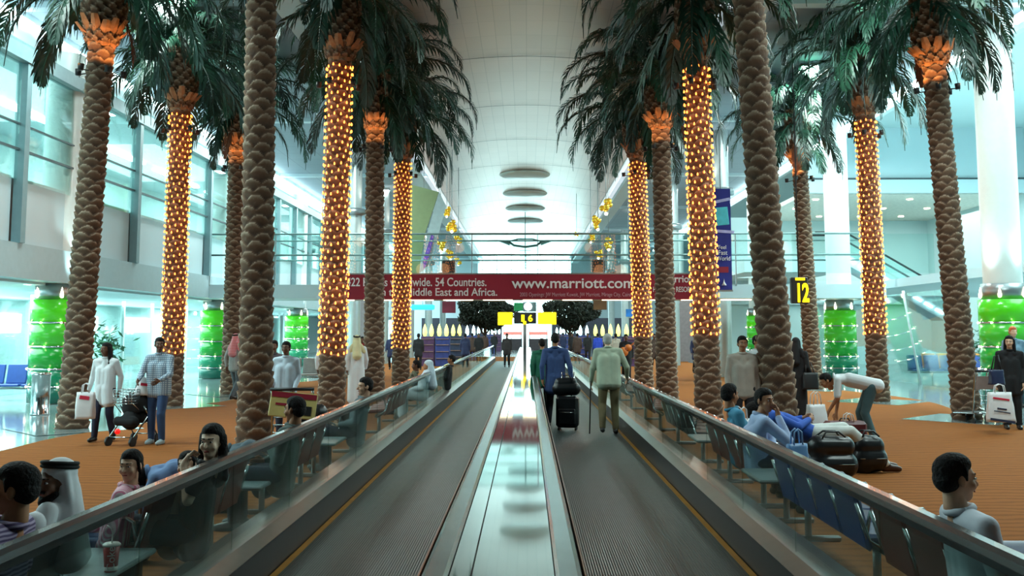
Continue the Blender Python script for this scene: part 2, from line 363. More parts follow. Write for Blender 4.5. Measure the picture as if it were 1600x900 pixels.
# shops below the left gallery and lit storefronts
m_shopw = M('shop_wall', (150, 214, 218), 0.6, emit=0.25, ecol=(150, 235, 240), var=.1, scale=.5)
struct('ceiling_shop', MB().box(XL - 7, XL - .5, -8, 100, 2.96, 3.02), m_white)
m_mull = M('white_mullion', (215, 232, 232), .4)
for i, y in enumerate(np.arange(20, 62, 6.75)):
    st = empty('glass_partition', (XL - 3.2, y, 0), 0, 'frameless cyan glass partition with white uprights under the left gallery, %s from the camera' % ['first', 'second', 'third', 'fourth', 'fifth', 'sixth', 'seventh'][i], 'glass partition')
    MB().box(-.02, .02, 0, 5.6, 0.0, 2.7).build('pane', m_pane, st)
    for yy in (0, 2.8, 5.6): MB().box(-.05, .05, yy - .04, yy + .04, 0, 2.9).build('upright', m_mull, st)
for i, (y, z) in enumerate(((22, 2.1), (29, 2.2), (34.5, 2.1), (41, 2.1), (47, 2.1))):
    o = MB().cbox((XL - 6.9, y, z), (0.12, 3.2, 0.7), b=.03).build('light_box', M('shop_light_box', (235, 255, 255), emit=5, ecol=(215, 255, 255)))
    tag(o, 'glaring white light box on the shop wall under the left gallery, %s from the camera' % ['first', 'second', 'third', 'fourth', 'fifth'][i], 'light box')

# ------------------------------------------------------------------ right side: bulkhead, soffit, escalator, shop
XR = 12.6
m_rw = M('pale_blue_wall', (190, 212, 214), 0.6, var=.03, scale=.3)
struct('wall_right', MB().box(22.5, 22.8, -8, 110, 0, 11), m_rw)
struct('ceiling_right', MB().box(13.0, 22.8, -8, 110, 11.0, 11.2), m_rw)
struct('ceiling_right', MB().box(12.8, 13.0, -8, 110, 9.6, 11.0), m_white)
bh = MB(); bh.box(12.7, 22.5, 44.6, 44.9, 8.4, 11.0); bh.box(12.7, 22.5, 44.4, 44.6, 8.0, 8.6); struct('wall_bulkhead', bh, m_white)
struct('trim_4', MB().box(12.7, 22.5, 44.38, 44.6, 8.62, 8.68), M('dark_line', (70, 84, 90)))
struct('ceiling_soffit', MB().box(12.7, 22.5, 44.9, 56, 8.0, 8.2), M('warm_soffit', (200, 200, 190), .6))
struct('wall_right_end', MB().box(10.3, 22.5, 55.8, 56, 0, 8.2), m_rw)
k = 0
for x in (13.6, 15.8, 18, 20.2):
    for y in (46.5, 50, 53.5):
        o = MB().lathe([(0, 0), (0.12, 0), (0.14, -0.02), (0.14, .03)], (x, y, 7.98), 14).build('downlight', m_bead)
        tag(o, 'small warm downlight set in the soffit beyond the right pillars', 'downlight', 'downlights in the right soffit')
for x in (14.2, 17.6):
    l = bpy.data.lights.new('wall_spot', 'SPOT'); l.energy = 160; l.color = (1, .8, .58); l.spot_size = R(70); l.spot_blend = .9; l.shadow_soft_size = .05
    q = bpy.data.objects.new('wall_spot', l); COL.objects.link(q); q.location = (x, 55.1, 7.8); q.rotation_euler = (R(12), 0, 0)
# first floor slab strip, railing and escalator
struct('floor_upper', MB().box(10.3, 15.0, 47, 55.8, 4.6, 5.3), m_white)
esc = empty('escalator', (0, 46, 0), 0, 'long escalator descending to the right behind the right pillars with pale glass sides', 'escalator')
p0 = at(1322, 396, 46); p1 = at(1475, 484, 46); p0.y = p1.y = 0
d = (p1 - p0)
for yy, nm in ((0.0, 'near'), (1.4, 'far')):
    Pa = Vector((p0.x, yy, p0.z)); Pb = Vector((p1.x, yy, p1.z))
    MB().slab([Pa + Vector((0, 0, 0)), Pb, Pb + Vector((0, 0, 0.95)), Pa + Vector((0, 0, 0.95))], 0.03).build('balustrade', m_pane, esc)
    MB().tube([Pa + Vector((-1.4, 0, .98)), Pa + Vector((0, 0, 0.98)), Pb + Vector((0, 0, 0.98))], 0.05, 8).build('handrail', m_black, esc)
MB().slab([Vector((p0.x, 0, p0.z - .5)), Vector((p1.x, 0, p1.z - .5)), Vector((p1.x, 0, p1.z)), Vector((p0.x, 0, p0.z))], -1.4).build('truss', m_white, esc)
st = MB()
for i in range(9):
    a = p0 + d * ((i + .15) / 9); c = p0 + d * ((i + .85) / 9); st.tube([(a.x, -.08, a.z - .22), (c.x, -.08, c.z - .22)], .07, 6)
st.build('side_light', M('escalator_tube', (240, 255, 255), emit=5, ecol=(225, 255, 255)), esc)
# glazed lounge on the right
gl = MB().box(9.7, 22.5, 55.5, 55.7, 3.3, 4.6); struct('wall_right_end', gl, m_white)
for i, y in enumerate((30, 34.5, 39, 43.5)):
    st = empty('glass_screen', (13.4 + .1 * i, y, 0), 0, 'slanted clear glass screen with a bright steel post, %s along the right lounge' % ['first', 'second', 'third', 'fourth'][i], 'glass screen')
    MB().slab([(0, 0, 0), (0, 4.2, 0), (-.5, 4.2, 3.1), (-.5, 0, 3.1)], 0.03).build('pane', m_pane, st)
    MB().tube([(0, 0, 0), (-.5, 0, 3.2)], 0.05, 8).build('post', m_mull, st)
o = MB().cbox((22.2, 33, 2.2), (.15, 9, 1.1), b=.03).build('light_box', MATS['shop_light_box']); tag(o, 'wide glaring white light box on the wall of the right lounge', 'light box')
struct('ceiling_lounge', MB().box(13.4, 22.5, 24, 47, 3.4, 3.7), m_white)
area('lounge_lamp_light', (18, 35, 3.35), 6, 18, 900, CY)
# ================================================================== MOVING WALKWAYS
m_belt = M('ribbed_belt', (44, 58, 58), 0.42, 0.15, var=0.12, scale=3)
nt = m_belt.node_tree; wv = nt.nodes.new('ShaderNodeTexWave'); wv.bands_direction = 'X'; wv.inputs['Scale'].default_value = 16; tc_ = nt.nodes.new('ShaderNodeTexCoord')
bp_ = nt.nodes.new('ShaderNodeBump'); bp_.inputs['Strength'].default_value = .5; bp_.inputs['Distance'].default_value = .006
nt.links.new(tc_.outputs['Object'], wv.inputs['Vector']); nt.links.new(wv.outputs['Fac'], bp_.inputs['Height']); nt.links.new(bp_.outputs[0], nt.nodes['Principled BSDF'].inputs['Normal'])
m_skirt = M('black_skirt', (24, 28, 30), 0.30, 0.2)
m_yellow = M('yellow_edge', (176, 122, 22), 0.5)
m_deck = M('anodised_deck', (158, 156, 152), 0.28, 0.85, var=.04)
m_rail = M('grey_rubber_handrail', (52, 56, 58), 0.26, 0.0, var=.05, coat=.4)
m_bglass = glass('balustrade_glass', (0.84, 0.895, 0.875), 0.08, fres=0.3)
m_sheen_edge = M('orange_sheen_edge', (150, 100, 72), .3, .7)  # orange reflection along the inner rails, put into the colour
m_mirror = M('mirror_steel', (196, 208, 206), 0.045, 1.0, var=.02, scale=1)
Y0, Y1 = -3.0, 60.0
def walkway(s, label):
    t = empty('moving_walkway', (C0, 0, 0), 0, label, 'moving walkway', 'pair of moving walkways')
    X = lambda a: s * a
    def bx(a, b_, z0, z1, y0=Y0, y1=Y1):
        x0, x1 = sorted((X(a), X(b_))); return MB().box(x0, x1, y0, y1, z0, z1)
    bx(.36, 1.76, 0.008, 0.03).build('belt', m_belt, t)
    bx(1.72, 1.765, 0.0305, 0.04).build('edge_line', m_yellow, t)
    g = MB().ext([(X(1.77), .008), (X(1.80), .26), (X(1.84), .26), (X(1.84), .008)], Y0, Y1); g.build('skirt', m_skirt, t)
    g = MB().ext([(X(1.79), .262), (X(1.905), .305), (X(2.12), .305), (X(2.16), .25), (X(2.16), .008), (X(1.85), .008), (X(1.85), .24), (X(1.80), .25)], Y0, Y1); g.build('deck_strip', m_deck, t)
    for k in range(38):
        y0 = Y0 + k * 1.66
        if y0 + 1.65 > Y1: break
        bx(1.925, 1.937, .30, .90, y0 + .004, y0 + 1.654).build('glass_panel', m_bglass, t)
    bx(1.908, 1.958, .885, .925).build('handrail_guide', m_chrome, t)
    prof = [(1.88, .93), (1.885, .958), (1.91, .972), (1.955, .972), (1.98, .958), (1.985, .93), (1.97, .92), (1.895, .92)]
    MB().ext([(X(a), z) for a, z in prof], Y0, Y1).build('handrail', m_rail, t)
    prof = [(.33, .80), (.315, .845), (.295, .862), (.225, .862), (.212, .845), (.212, .80)]
    MB().ext([(X(a), z) for a, z in prof], Y0, Y1).build('inner_handrail', M('handrail_silver_sheen', (150, 160, 162), .2, .85), t)  # silver colour stands for the ceiling reflected in the rubber rail
    bx(.331, .338, .70, .83).build('inner_rail_edge', m_sheen_edge, t)
    bx(.30, .312, .25, .80).build('inner_glass', m_bglass, t)
    bx(.30, .36, .008, .25).build('inner_skirt', m_skirt, t)
    return t
walkway(-1, 'moving walkway on the left, almost empty dark ribbed belt with glass side')
walkway(1, 'moving walkway on the right, carrying the travellers with a suitcase and a cane')
dv = empty('walkway_divider', (C0, 0, 0), 0, 'mirror polished steel deck running between the two moving walkways', 'divider')
MB().box(-.207, -.125, Y0, Y1, .78, .842).build('deck_plate', m_mirror, dv)
MB().box(-.118, .207, Y0, Y1, .78, .842).build('deck_plate', m_mirror, dv)
MB().box(-.2, .2, Y0, Y1, .01, .78).build('core', m_skirt, dv)
MB().box(-.1245, -.1185, Y0, Y1, .78, .835).build('seam', m_black, dv)

# ================================================================== PALMS
def bark_mat():
    m = bpy.data.materials.new('palm_bark'); m.use_nodes = True; n = m.node_tree.nodes; l = m.node_tree.links; b = n['Principled BSDF']
    a = n.new('ShaderNodeAttribute'); a.attribute_name = 'lip'
    nz = n.new('ShaderNodeTexNoise'); nz.inputs['Scale'].default_value = 14; nz.inputs['Detail'].default_value = 5; tc = n.new('ShaderNodeTexCoord'); l.new(tc.outputs['Object'], nz.inputs['Vector'])
    ad = n.new('ShaderNodeMath'); ad.operation = 'MULTIPLY_ADD'; ad.inputs[1].default_value = 0.5; l.new(nz.outputs[0], ad.inputs[0]); l.new(a.outputs['Fac'], ad.inputs[2])
    rp = n.new('ShaderNodeValToRGB'); e = rp.color_ramp.elements
    e[0].position = 0.2; e[0].color = lin((70, 50, 38)) + (1,); e[1].position = 1.0; e[1].color = lin((178, 160, 140)) + (1,)
    q = e.new(0.62); q.color = lin((108, 80, 60)) + (1,)
    mp = n.new('ShaderNodeMath'); mp.operation = 'MULTIPLY'; mp.inputs[1].default_value = 0.74; l.new(ad.outputs[0], mp.inputs[0])
    l.new(mp.outputs[0], rp.inputs[0]); l.new(rp.outputs[0], b.inputs['Base Color']); b.inputs['Roughness'].default_value = 0.85
    bp = n.new('ShaderNodeBump'); bp.inputs['Strength'].default_value = .6; bp.inputs['Distance'].default_value = .02; l.new(nz.outputs[0], bp.inputs['Height']); l.new(bp.outputs[0], b.inputs['Normal'])
    return m
m_bark = bark_mat()
def scaly(r_at, z0, z1, rowh, nsc, depth, nseg=60, per=7, seed=0, curve=.55, hk=1.75):
    nz = int((z1 - z0) / rowh * per); Z = np.linspace(z0, z1, nz + 1); TH = np.linspace(0, 2 * np.pi, nseg, endpoint=False)
    zz, th = np.meshgrid(Z, TH, indexing='ij')
    rng = np.random.RandomState(seed)
    wob = rng.rand(400, nsc) * .35
    best = np.zeros_like(zz); 
    for dk in range(0, 4):
        k = np.floor((zz - z0) / rowh).astype(int) - dk
        u = (th / (2 * np.pi) * nsc + 0.5 * (k % 2) + 0.11 * k) % nsc; cell = np.floor(u).astype(int) % nsc; u = 2 * (u - np.floor(u)) - 1
        H = rowh * (hk + wob[np.clip(k + 5, 0, 399), cell]) * (1 - curve * u * u); t = (zz - z0 - k * rowh) / H
        v = np.where((t >= 0) & (t <= 1), t ** 1.2 * (1 - .35 * u ** 4), 0); best = np.maximum(best, v)
    rr = np.array([r_at(z) for z in Z])[:, None] + depth * best
    x = rr * np.cos(th); y = rr * np.sin(th)
    V = np.stack([x, y, zz], -1).reshape(-1, 3)
    i, j = np.meshgrid(np.arange(nz), np.arange(nseg), indexing='ij'); j2 = (j + 1) % nseg
    Fc = np.stack([i * nseg + j, i * nseg + j2, (i + 1) * nseg + j2, (i + 1) * nseg + j], -1).reshape(-1, 4)
    me = bpy.data.meshes.new('bark'); me.from_pydata(V.tolist(), [], Fc.tolist())
    at_ = me.attributes.new('lip', 'FLOAT', 'POINT'); at_.data.foreach_set('value', best.reshape(-1).astype(np.float32))
    me.polygons.foreach_set('use_smooth', [True] * len(Fc)); me.materials.append(m_bark); me.update(); return me
TRUNKS = [scaly(lambda z: 0.235 + 0.035 * math.exp(-z * 1.2) - 0.004 * z, 0, 7.4, 0.13, 5, 0.05, nseg=70, seed=s, curve=.45, hk=1.2) for s in (1, 2)]
TRUNK_B = [scaly(lambda z: 0.245 + 0.03 * math.exp(-z * 1.2) - 0.003 * z, 0, 7.4, 0.115, 9, 0.04, seed=s) for s in (3, 4)]
def boss_r(z):      # swollen fibrous head under the crown
    t = (z - 7.35) / 1.75; return 0.235 + 0.14 * math.sin(max(0, min(1, t * 1.15)) * math.pi * 0.8) ** .8
BOSS = scaly(boss_r, 7.35, 9.1, 0.11, 10, 0.075, seed=9, curve=.8)
def boots_mesh():   # flared cut leaf bases
    b = MB(); rnd = random.Random(4)
    for k in range(13):
        a = k * 2 * math.pi / 13 + rnd.uniform(-.1, .1); w = 0.088; L = rnd.uniform(.34, .48)
        rad = Vector((math.cos(a), math.sin(a), 0)); tn = Vector((-math.sin(a), math.cos(a), 0)); vs = []
        for i, (r, z, ww) in enumerate(((.20, 7.28, .95), (.27, 7.5, 1.15), (.37, 7.3 + L * .8, 1.05), (.47, 7.3 + L * 1.15, .72))):
            c = rad * r + Vector((0, 0, z)); vs += [c - tn * w * ww, c + rad * .04, c + tn * w * ww, c - rad * .03]
        fs = [(i * 4 + j, i * 4 + (j + 1) % 4, i * 4 + 4 + (j + 1) % 4, i * 4 + 4 + j) for i in range(3) for j in range(4)] + [(12, 13, 14, 15)]
        b.add(vs, fs)
    return b
m_boot = M('peeled_leaf_base', (168, 122, 84), .7, var=.25, scale=9, bump=.3)
BOOTS = boots_mesh().mesh('boots'); BOOTS.materials.append(m_boot)
m_frond = M('palm_frond', (30, 72, 52), 0.42, var=.30, scale=1.7)
m_frond2 = M('palm_frond_dark', (20, 54, 40), 0.45, var=.3, scale=1.7)
def frond_mesh(el, L, droop, seed, wid=.62):
    rnd = random.Random(seed); b = MB(); N = 22; p = Vector((0.12, 0, 0)); pts = []; ang = el
    ds = L / N
    for i in range(N + 1):
        pts.append((p.copy(), ang)); p = p + Vector((math.cos(ang), 0, math.sin(ang))) * ds; ang -= droop * (0.35 + i / N) / N
        ang = max(ang, -1.5)
    b.tube([q[0] for q in pts], .02, 4, rs=[.034 * (1 - i / (N + 2)) + .004 for i in range(N + 1)])
    M_ = 46
    for i in range(3, M_):
        t = i / M_; f = t * N; k = min(int(f), N - 1); u = f - k; c = pts[k][0].lerp(pts[k + 1][0], u); a = pts[k][1]
        T = Vector((math.cos(a), 0, math.sin(a)))
        ln = wid * (math.sin(math.pi * min(1, .12 + t * .95)) ** .55) * (1 - .25 * t)
        for sd in (-1, 1):
            l_ = ln * rnd.uniform(.8, 1.12); side = Vector((0, sd, 0))
            up = Vector((-math.sin(a), 0, math.cos(a)))
            d1 = (T * rnd.uniform(.75, 1.0) + side * rnd.uniform(.5, .75) + up * rnd.uniform(-.1, .28)).normalized()
            p1_ = c + d1 * l_ * .45; d2 = (d1 + Vector((0, 0, -.55 - rnd.uniform(0, .35)))).normalized(); p2_ = p1_ + d2 * l_ * .35
            d3 = (d2 + Vector((0, 0, -.7))).normalized(); p3_ = p2_ + d3 * l_ * .3
            w = .021; wv = d1.cross(up).normalized() * w if d1.cross(up).length > .1 else T * w
            wv = (wv + T * .006)
            vs = [c - wv * .5, c + wv * .5, p1_ - wv, p1_ + wv, p2_ - wv * .8, p2_ + wv * .8, p3_]
            b.add(vs, [(0, 1, 3, 2), (2, 3, 5, 4), (4, 5, 6)])
    return b.mesh('frond')
FR = [frond_mesh(R(78), 2.2, 3.2, 1), frond_mesh(R(58), 2.7, 3.4, 2), frond_mesh(R(36), 2.9, 3.2, 3), frond_mesh(R(12), 2.8, 2.6, 4), frond_mesh(R(-22), 2.5, 1.9, 5), frond_mesh(R(-50), 2.1, 1.0, 6)]
for i, f in enumerate(FR): f.materials.append(m_frond if i % 2 else m_frond2)
DRY = frond_mesh(R(-55), 1.5, .9, 8, .35); DRY.materials.append(M('dry_frond', (128, 72, 44), .7, var=.2))
m_bulb = M('amber_bulb', (255, 190, 110), emit=5.5, ecol=(255, 128, 48), var=.01, sampling=False)
m_wire = M('light_wire', (60, 44, 30), .6)
BULB = MB().lathe([(0, -.026), (.014, -.02), (.017, 0), (.010, .026), (0, .04)], n=6).mesh('bulb'); BULB.materials.append(m_bulb)
FIX = MB(); FIX.tube([(0.25, 0, 0), (.40, 0, -.02)], .012, 6); FIX.lathe([(0, -.07), (.05, -.07), (.06, .05), (.055, .05), (.04, -.04)], (.43, 0, .03), 10)
FIXM = FIX.mesh('fixture'); FIXM.materials.append(m_black)
def lean_obj(o, lx, ly=0): o.rotation_euler = (0, 0, o.rotation_euler[2])
def palm(x, y, lit, lab, seed, top=1.0, zt=0.0, tlo=1.5, lx=0.0, near=False):
    rnd = random.Random(seed); rz = rnd.uniform(0, 6.28)
    t = empty('palm_tree', (x, y, zt - .03), 0, lab, 'palm tree', 'tall palm trees of the hall')
    t.scale = (1, 1, top); t.rotation_euler = (0, lx, 0)
    me = (TRUNKS if not lit else TRUNKS)[seed % 2]
    link('trunk', me, None, t, rot=(0, 0, rz))
    link('fibrous_head', BOSS, None, t, rot=(0, 0, rz))
    link('leaf_bases', BOOTS, None, t, rot=(0, 0, rz))
    cfg = [(0, 4), (1, 8), (2, 10), (3, 10), (4, 7), (5, 2)]
    for lv, n_ in cfg:
        for k in range(n_):
            a = (k + rnd.uniform(-.3, .3)) / n_ * 2 * math.pi + lv * .5; s_ = rnd.uniform(.98, 1.22)
            o = link('frond', FR[lv], None, t, loc=(0, 0, 9.2 - lv * .12), rot=(0, rnd.uniform(-.12, .12), a)); o.scale = (s_, s_, s_)
    if not lit or seed % 3 == 0:
        o = link('dry_frond', DRY, None, t, loc=(0, 0, 8.3), rot=(0, 0, rnd.uniform(0, 6.28))); o['label'] = 'withered rust brown frond'
    for k in range(4):
        a = -math.pi / 2 + (k - 1.5) * 1.2 + .15 * (seed % 3)
        o = link('spotlight', FIXM, None, t, loc=(0, 0, 6.78), rot=(0, 0, a))
        if not lit:
            l = bpy.data.lights.new('trunk_uplight', 'SPOT'); l.energy = 26; l.color = (1, .42, .12); l.spot_size = R(80); l.spot_blend = .7; l.shadow_soft_size = .03
            q = bpy.data.objects.new('trunk_uplight', l); COL.objects.link(q)
            dv_ = Vector((math.cos(a), math.sin(a), 0)); p_ = Vector((x, y, zt)) + dv_ * .52 + Vector((0, 0, 6.80 * top))
            q.location = p_ + Vector((math.sin(lx) * 7, 0, 0)); q.rotation_euler = (Vector((x, y, 7.45 * top)) + Vector((math.sin(lx) * 7, 0, 0)) - q.location).to_track_quat('-Z', 'Y').to_euler()
    if lit:
        net = empty('string_lights'); net.parent = t; net['label'] = 'net of glowing amber fairy lights'
        cnt = 0; rest = MB(); wires = MB(); nb = 13; step = .145
        rows = int((7.3 - tlo) / step); tw = rnd.uniform(.02, .05); pts = []
        for i in range(rows):
            z = tlo + i * step; dense = .5 * math.sin(z * 1.1 + seed)
            for k in range(nb):
                a = 2 * math.pi * (k + .5 * (i % 2)) / nb + .5 * math.sin(z * .9 + seed) + dense * .1; r_ = .305 - .004 * z
                pts.append((r_ * math.cos(a), r_ * math.sin(a), z + .03 * math.sin(a * 3 + z)))
        face = [p for p in pts if (p[1] < -.1)]; step_ = max(1, len(face) // 100 + 1); ind = set(face[::step_][:100])
        for p in pts:
            if p in ind: link('bulb', BULB, None, net, loc=p)
            else: rest.lathe([(0, -.026), (.014, -.02), (.017, 0), (.010, .026), (0, .04)], p, 6)
        r_o = rest.build('bulbs', m_bulb, net); r_o['kind'] = 'stuff'
        for k in range(6):
            wires.tube([((.285 - .003 * z) * math.cos(k * 1.047 + .5 * math.sin(z * .9 + seed)), (.285 - .003 * z) * math.sin(k * 1.047 + .5 * math.sin(z * .9 + seed)), z) for z in np.arange(tlo, 7.3, .3)], .006, 4)
        wires.build('wire', m_wire, net)
        for zz in (2.6, 4.4, 6.2):          # warm glow the lamps throw on the bark and the floor
            for a in (-2.2, -.9):
                l = bpy.data.lights.new('fairy_glow', 'POINT'); l.energy = 6; l.color = (1, .36, .14); l.shadow_soft_size = .25
                q = bpy.data.objects.new('fairy_glow', l); COL.objects.link(q); q.location = (x + .75 * math.cos(a), y + .75 * math.sin(a), zz)
    return t
PL = [  # px at ground, Y, lit, label
 (113, 18.6, 0, 'plain palm of the outer left row next to the steel bin', 1.0),
 (267, 24.2, 1, 'lit palm of the outer left row behind the couple with the stroller', 1.0),
 (360, 28.8, 0, 'plain palm of the outer left row, further back than the lit one', .97),
 (398, 15.8, 0, 'thick plain palm nearest the camera on the left, behind the dark haired woman', 1.12),
 (517, 20.5, 1, 'lit palm of the inner left row in front of the robed man', 1.03),
 (584, 26.0, 0, 'plain palm of the inner left row with an orange lit collar above the banner', .98),
 (626, 31.3, 1, 'lit palm of the inner left row furthest down the hall', 1.0),
 (1007, 30.4, 1, 'lit palm of the inner right row furthest down the hall', .98),
 (1043, 26.0, 0, 'plain palm of the inner right row right of the far lit one', .98),
 (1108, 20.6, 1, 'lit palm of the inner right row beside the man in beige', 1.03),
 (1222, 15.6, 0, 'thick plain palm nearest the camera on the right, beside the figure in black', 1.12),
 (1272, 31.5, 0, 'plain palm of the outer right row in front of the green drum', .98),
 (1373, 26.0, 1, 'lit palm of the outer right row behind the stooping man', 1.03),
 (1511, 20.8, 0, 'plain palm of the outer right row next to the luggage trolleys', 1.02)]
LEAN = {0: .035, 3: -.01, 4: .008, 5: -.008, 7: -.02, 8: -.01, 9: -.018, 10: -.05, 11: -.035, 12: -.012, 13: -.05}
for i, (px, Y, lit, lab, top) in enumerate(PL):
    zz = CAMZ - (Y * (2790 / 1.8 * 1.8) / (1550 * Y)) * 0
    g_ = at(px, 518 + 2790 / Y, Y)
    palm(g_.x, Y, lit, lab, i + 1, top, 0, 1.35 if px < 800 else (1.75 if i in (7, 9) else 1.75), LEAN.get(i, 0))
    if abs(g_.x) > 7:
        a = 1.35; o = MB().prism([(g_.x - a, Y), (g_.x, Y - a), (g_.x + a, Y), (g_.x, Y + a)], 0.0065, 0.011).build('floor_inlay', m_granite); tag(o, kind='structure')
# ================================================================== BRIDGE, BANNER, SIGNS
YB = 36.0
m_red = M('banner_red', (150, 22, 48), 0.6, var=.04, scale=.5)
m_ink = M('white_letters', (240, 232, 232), 0.6, var=.01)
def text(s, px0, px1, pyb, pyt, Y, m, parent=None, name='lettering', bold=0.0, cap=True):
    """text fitted between two pixel columns, from baseline pyb to capital top pyt, standing at distance Y"""
    cu = bpy.data.curves.new(name, 'FONT'); cu.body = s; cu.extrude = 0.01; cu.offset = bold
    o = bpy.data.objects.new(name, cu); COL.objects.link(o); bpy.context.view_layer.update()
    A = at(px0, pyb, Y); B = at(px1, pyb, Y); T = at(px0, pyt, Y)
    o.scale = ((B.x - A.x) / max(o.dimensions.x, .01), (T.z - A.z) / 0.70, 1); o.rotation_euler = (R(90), 0, 0)
    me = bpy.data.meshes.new_from_object(o.evaluated_get(bpy.context.evaluated_depsgraph_get())); me.transform(Matrix.Diagonal((o.scale[0], o.scale[1], o.scale[2], 1))); bpy.data.objects.remove(o)
    o = link(name, me, m); o.rotation_euler = (R(90), 0, 0); o.location = A
    if parent: o.parent = parent; o.location = A - parent.location
    return o
bz0 = at(823, 468, YB).z; bz1 = at(823, 429, YB).z
br = MB(); br.box(XL, 13, YB + .1, YB + 3.0, bz0 + .05, bz0 + .55)
struct('floor_bridge', br, m_white)
rl = empty('bridge_railing', (0, YB, 0), 0, 'clear glass railing with thin steel rails along the bridge above the red banner', 'railing')
rt = at(823, 365, YB).z; rm = at(823, 398, YB).z
for i, x in enumerate(np.arange(XL, 12.6, 2.4)):
    MB().box(x + .03, x + 2.37, .08, .10, bz1 + .05, rt - .02).build('glass_panel', m_pane, rl)
    MB().box(x - .015, x + .015, .07, .13, bz0 + .5, rt).build('post', m_alu, rl)
for z in (rt, rm): MB().tube([(XL, .09, z), (13, .09, z)], .035, 8).build('rail', M('steel_green', (110, 132, 130), .4, .5), rl)
for z in (rt, rm): MB().tube([(XL, 2.9, z), (13, 2.9, z)], .03, 8).build('rail', MATS['steel_green'], rl)
A = at(536, 468, YB); Bq = at(1088, 468, YB)
ban = empty('banner', (0, YB, 0), 0, 'long crimson banner with white hotel lettering hung across the bridge', 'banner')
MB().box(A.x, Bq.x, -.05, 0.04, bz0, bz1).build('cloth', m_red, ban)
MB().box(A.x - .05, Bq.x + .05, -.07, .06, bz1, bz1 + .05).build('top_rail', m_alu, ban)
text('422 Hotels worldwide. 54 Countries.', 541, 760, 447, 434, YB - .07, m_ink, ban, bold=.012)
text('12 in the Middle East and Africa.', 572, 774, 462, 450, YB - .07, m_ink, ban, bold=.012)
text('www.marriott.com', 800, 992, 450, 434, YB - .07, m_ink, ban, bold=.015)
text('2003 Openings: JW Marriott Kuwait, JW Marriott, Mirage City, Cairo', 812, 986, 463, 457, YB - .07, M('pale_letters', (214, 160, 172), .6), ban)
text('Marriott', 1036, 1086, 441, 430, YB - .07, m_ink, ban, bold=.02)
text('HOTELS & RESORTS', 1020, 1086, 456, 448, YB - .07, m_ink, ban, bold=.015)
for i, px in enumerate(range(530, 1200, 62)):
    p = at(px, 472, YB + 1.2); o = MB().cbox((p.x, YB + 1.2, bz0 + .03), (1.1, .3, .06), b=.01).build('bridge_light', M('cream_tube', (255, 236, 200), emit=3, ecol=(255, 226, 180)))
    tag(o, 'dim cream light strip under the bridge behind the red banner', 'light strip', 'light strips under the bridge')
# blue vertical banner on the right
p0 = at(1112, 295, 35); p1 = at(1144, 453, 35)
vb = empty('hanging_banner', (0, 35, 0), 0, 'tall narrow dark blue hanging banner with a bright screen picture and white words', 'banner')
MB().box(p0.x, p1.x, -.03, .03, p1.z, p0.z).build('cloth', M('banner_blue', (34, 36, 130), .6, var=.2, scale=1.2), vb)
q0 = at(1118, 324, 35); q1 = at(1138, 352, 35)
MB().cbox(((q0.x + q1.x) / 2, -.04, (q0.z + q1.z) / 2), (q1.x - q0.x, .03, q0.z - q1.z), Euler((0, R(-5), 0)), b=.01).build('picture', M('cyan_picture', (90, 200, 214), .5), vb)
q0 = at(1115, 311, 35); q1 = at(1141, 316, 35)
MB().cbox(((q0.x + q1.x) / 2, -.04, (q0.z + q1.z) / 2), (q1.x - q0.x, .025, .1), Euler((0, R(-12), 0))).build('stripe', M('lilac_stripe', (190, 180, 226), .5), vb)
q0 = at(1113, 362, 35)
MB().cbox(((q0.x + .45), -.04, q0.z), (.62, .025, .1), Euler((0, R(4), 0))).build('stripe', MATS['lilac_stripe'], vb)
text('Feel', 1122, 1134, 389, 383, 34.93, m_ink, vb); text('Fast', 1122, 1136, 398, 391, 34.93, m_ink, vb); text('World', 1119, 1141, 407, 400, 34.93, m_ink, vb)
q0 = at(1118, 417, 35); q1 = at(1138, 426, 35)
MB().box(q0.x, q1.x, -.05, -.03, q1.z, q0.z).build('red_label', m_red, vb)
MB().lathe([(0, 0), (.09, 0), (.02, .12), (0, .25)], (at(1131, 440, 35).x, -.05, at(1131, 446, 35).z), 8).build('emblem', m_ink, vb)
MB().box(p0.x - .02, p1.x + .02, -.05, .05, p1.z - .06, p1.z).build('bottom_bar', m_alu, vb)
MB().tube([(p0.x + .3, 0, p0.z), (p0.x + .3, 0, 9.95)], .012, 5).build('cord', m_black, vb)
# black and yellow gate sign
g0 = at(1238, 433, 27); g1 = at(1262, 474, 27)
gs = empty('gate_sign', (0, 27, 0), 0, 'black gate sign with glowing yellow number 1 hanging beside a right palm', 'sign')
MB().cbox(((g0.x + g1.x) / 2, .1, (g0.z + g1.z) / 2), (g1.x - g0.x + .05, .2, g0.z - g1.z), b=.02).build('case', m_black, gs)
m_yel = M('sign_yellow', (255, 226, 20), emit=1.6, ecol=(255, 220, 10), var=.01)
text('12', 1243, 1261, 471, 443, 26.97, m_yel, gs, bold=.03); MB().box(g0.x + .08, g1.x - .06, -.02, .0, at(0, 439, 27).z, at(0, 435, 27).z).build('bar', m_yel, gs)
MB().tube([((g0.x + g1.x) / 2, .1, g0.z), ((g0.x + g1.x) / 2, .1, 9.95)], .02, 5).build('hanger', m_black, gs)
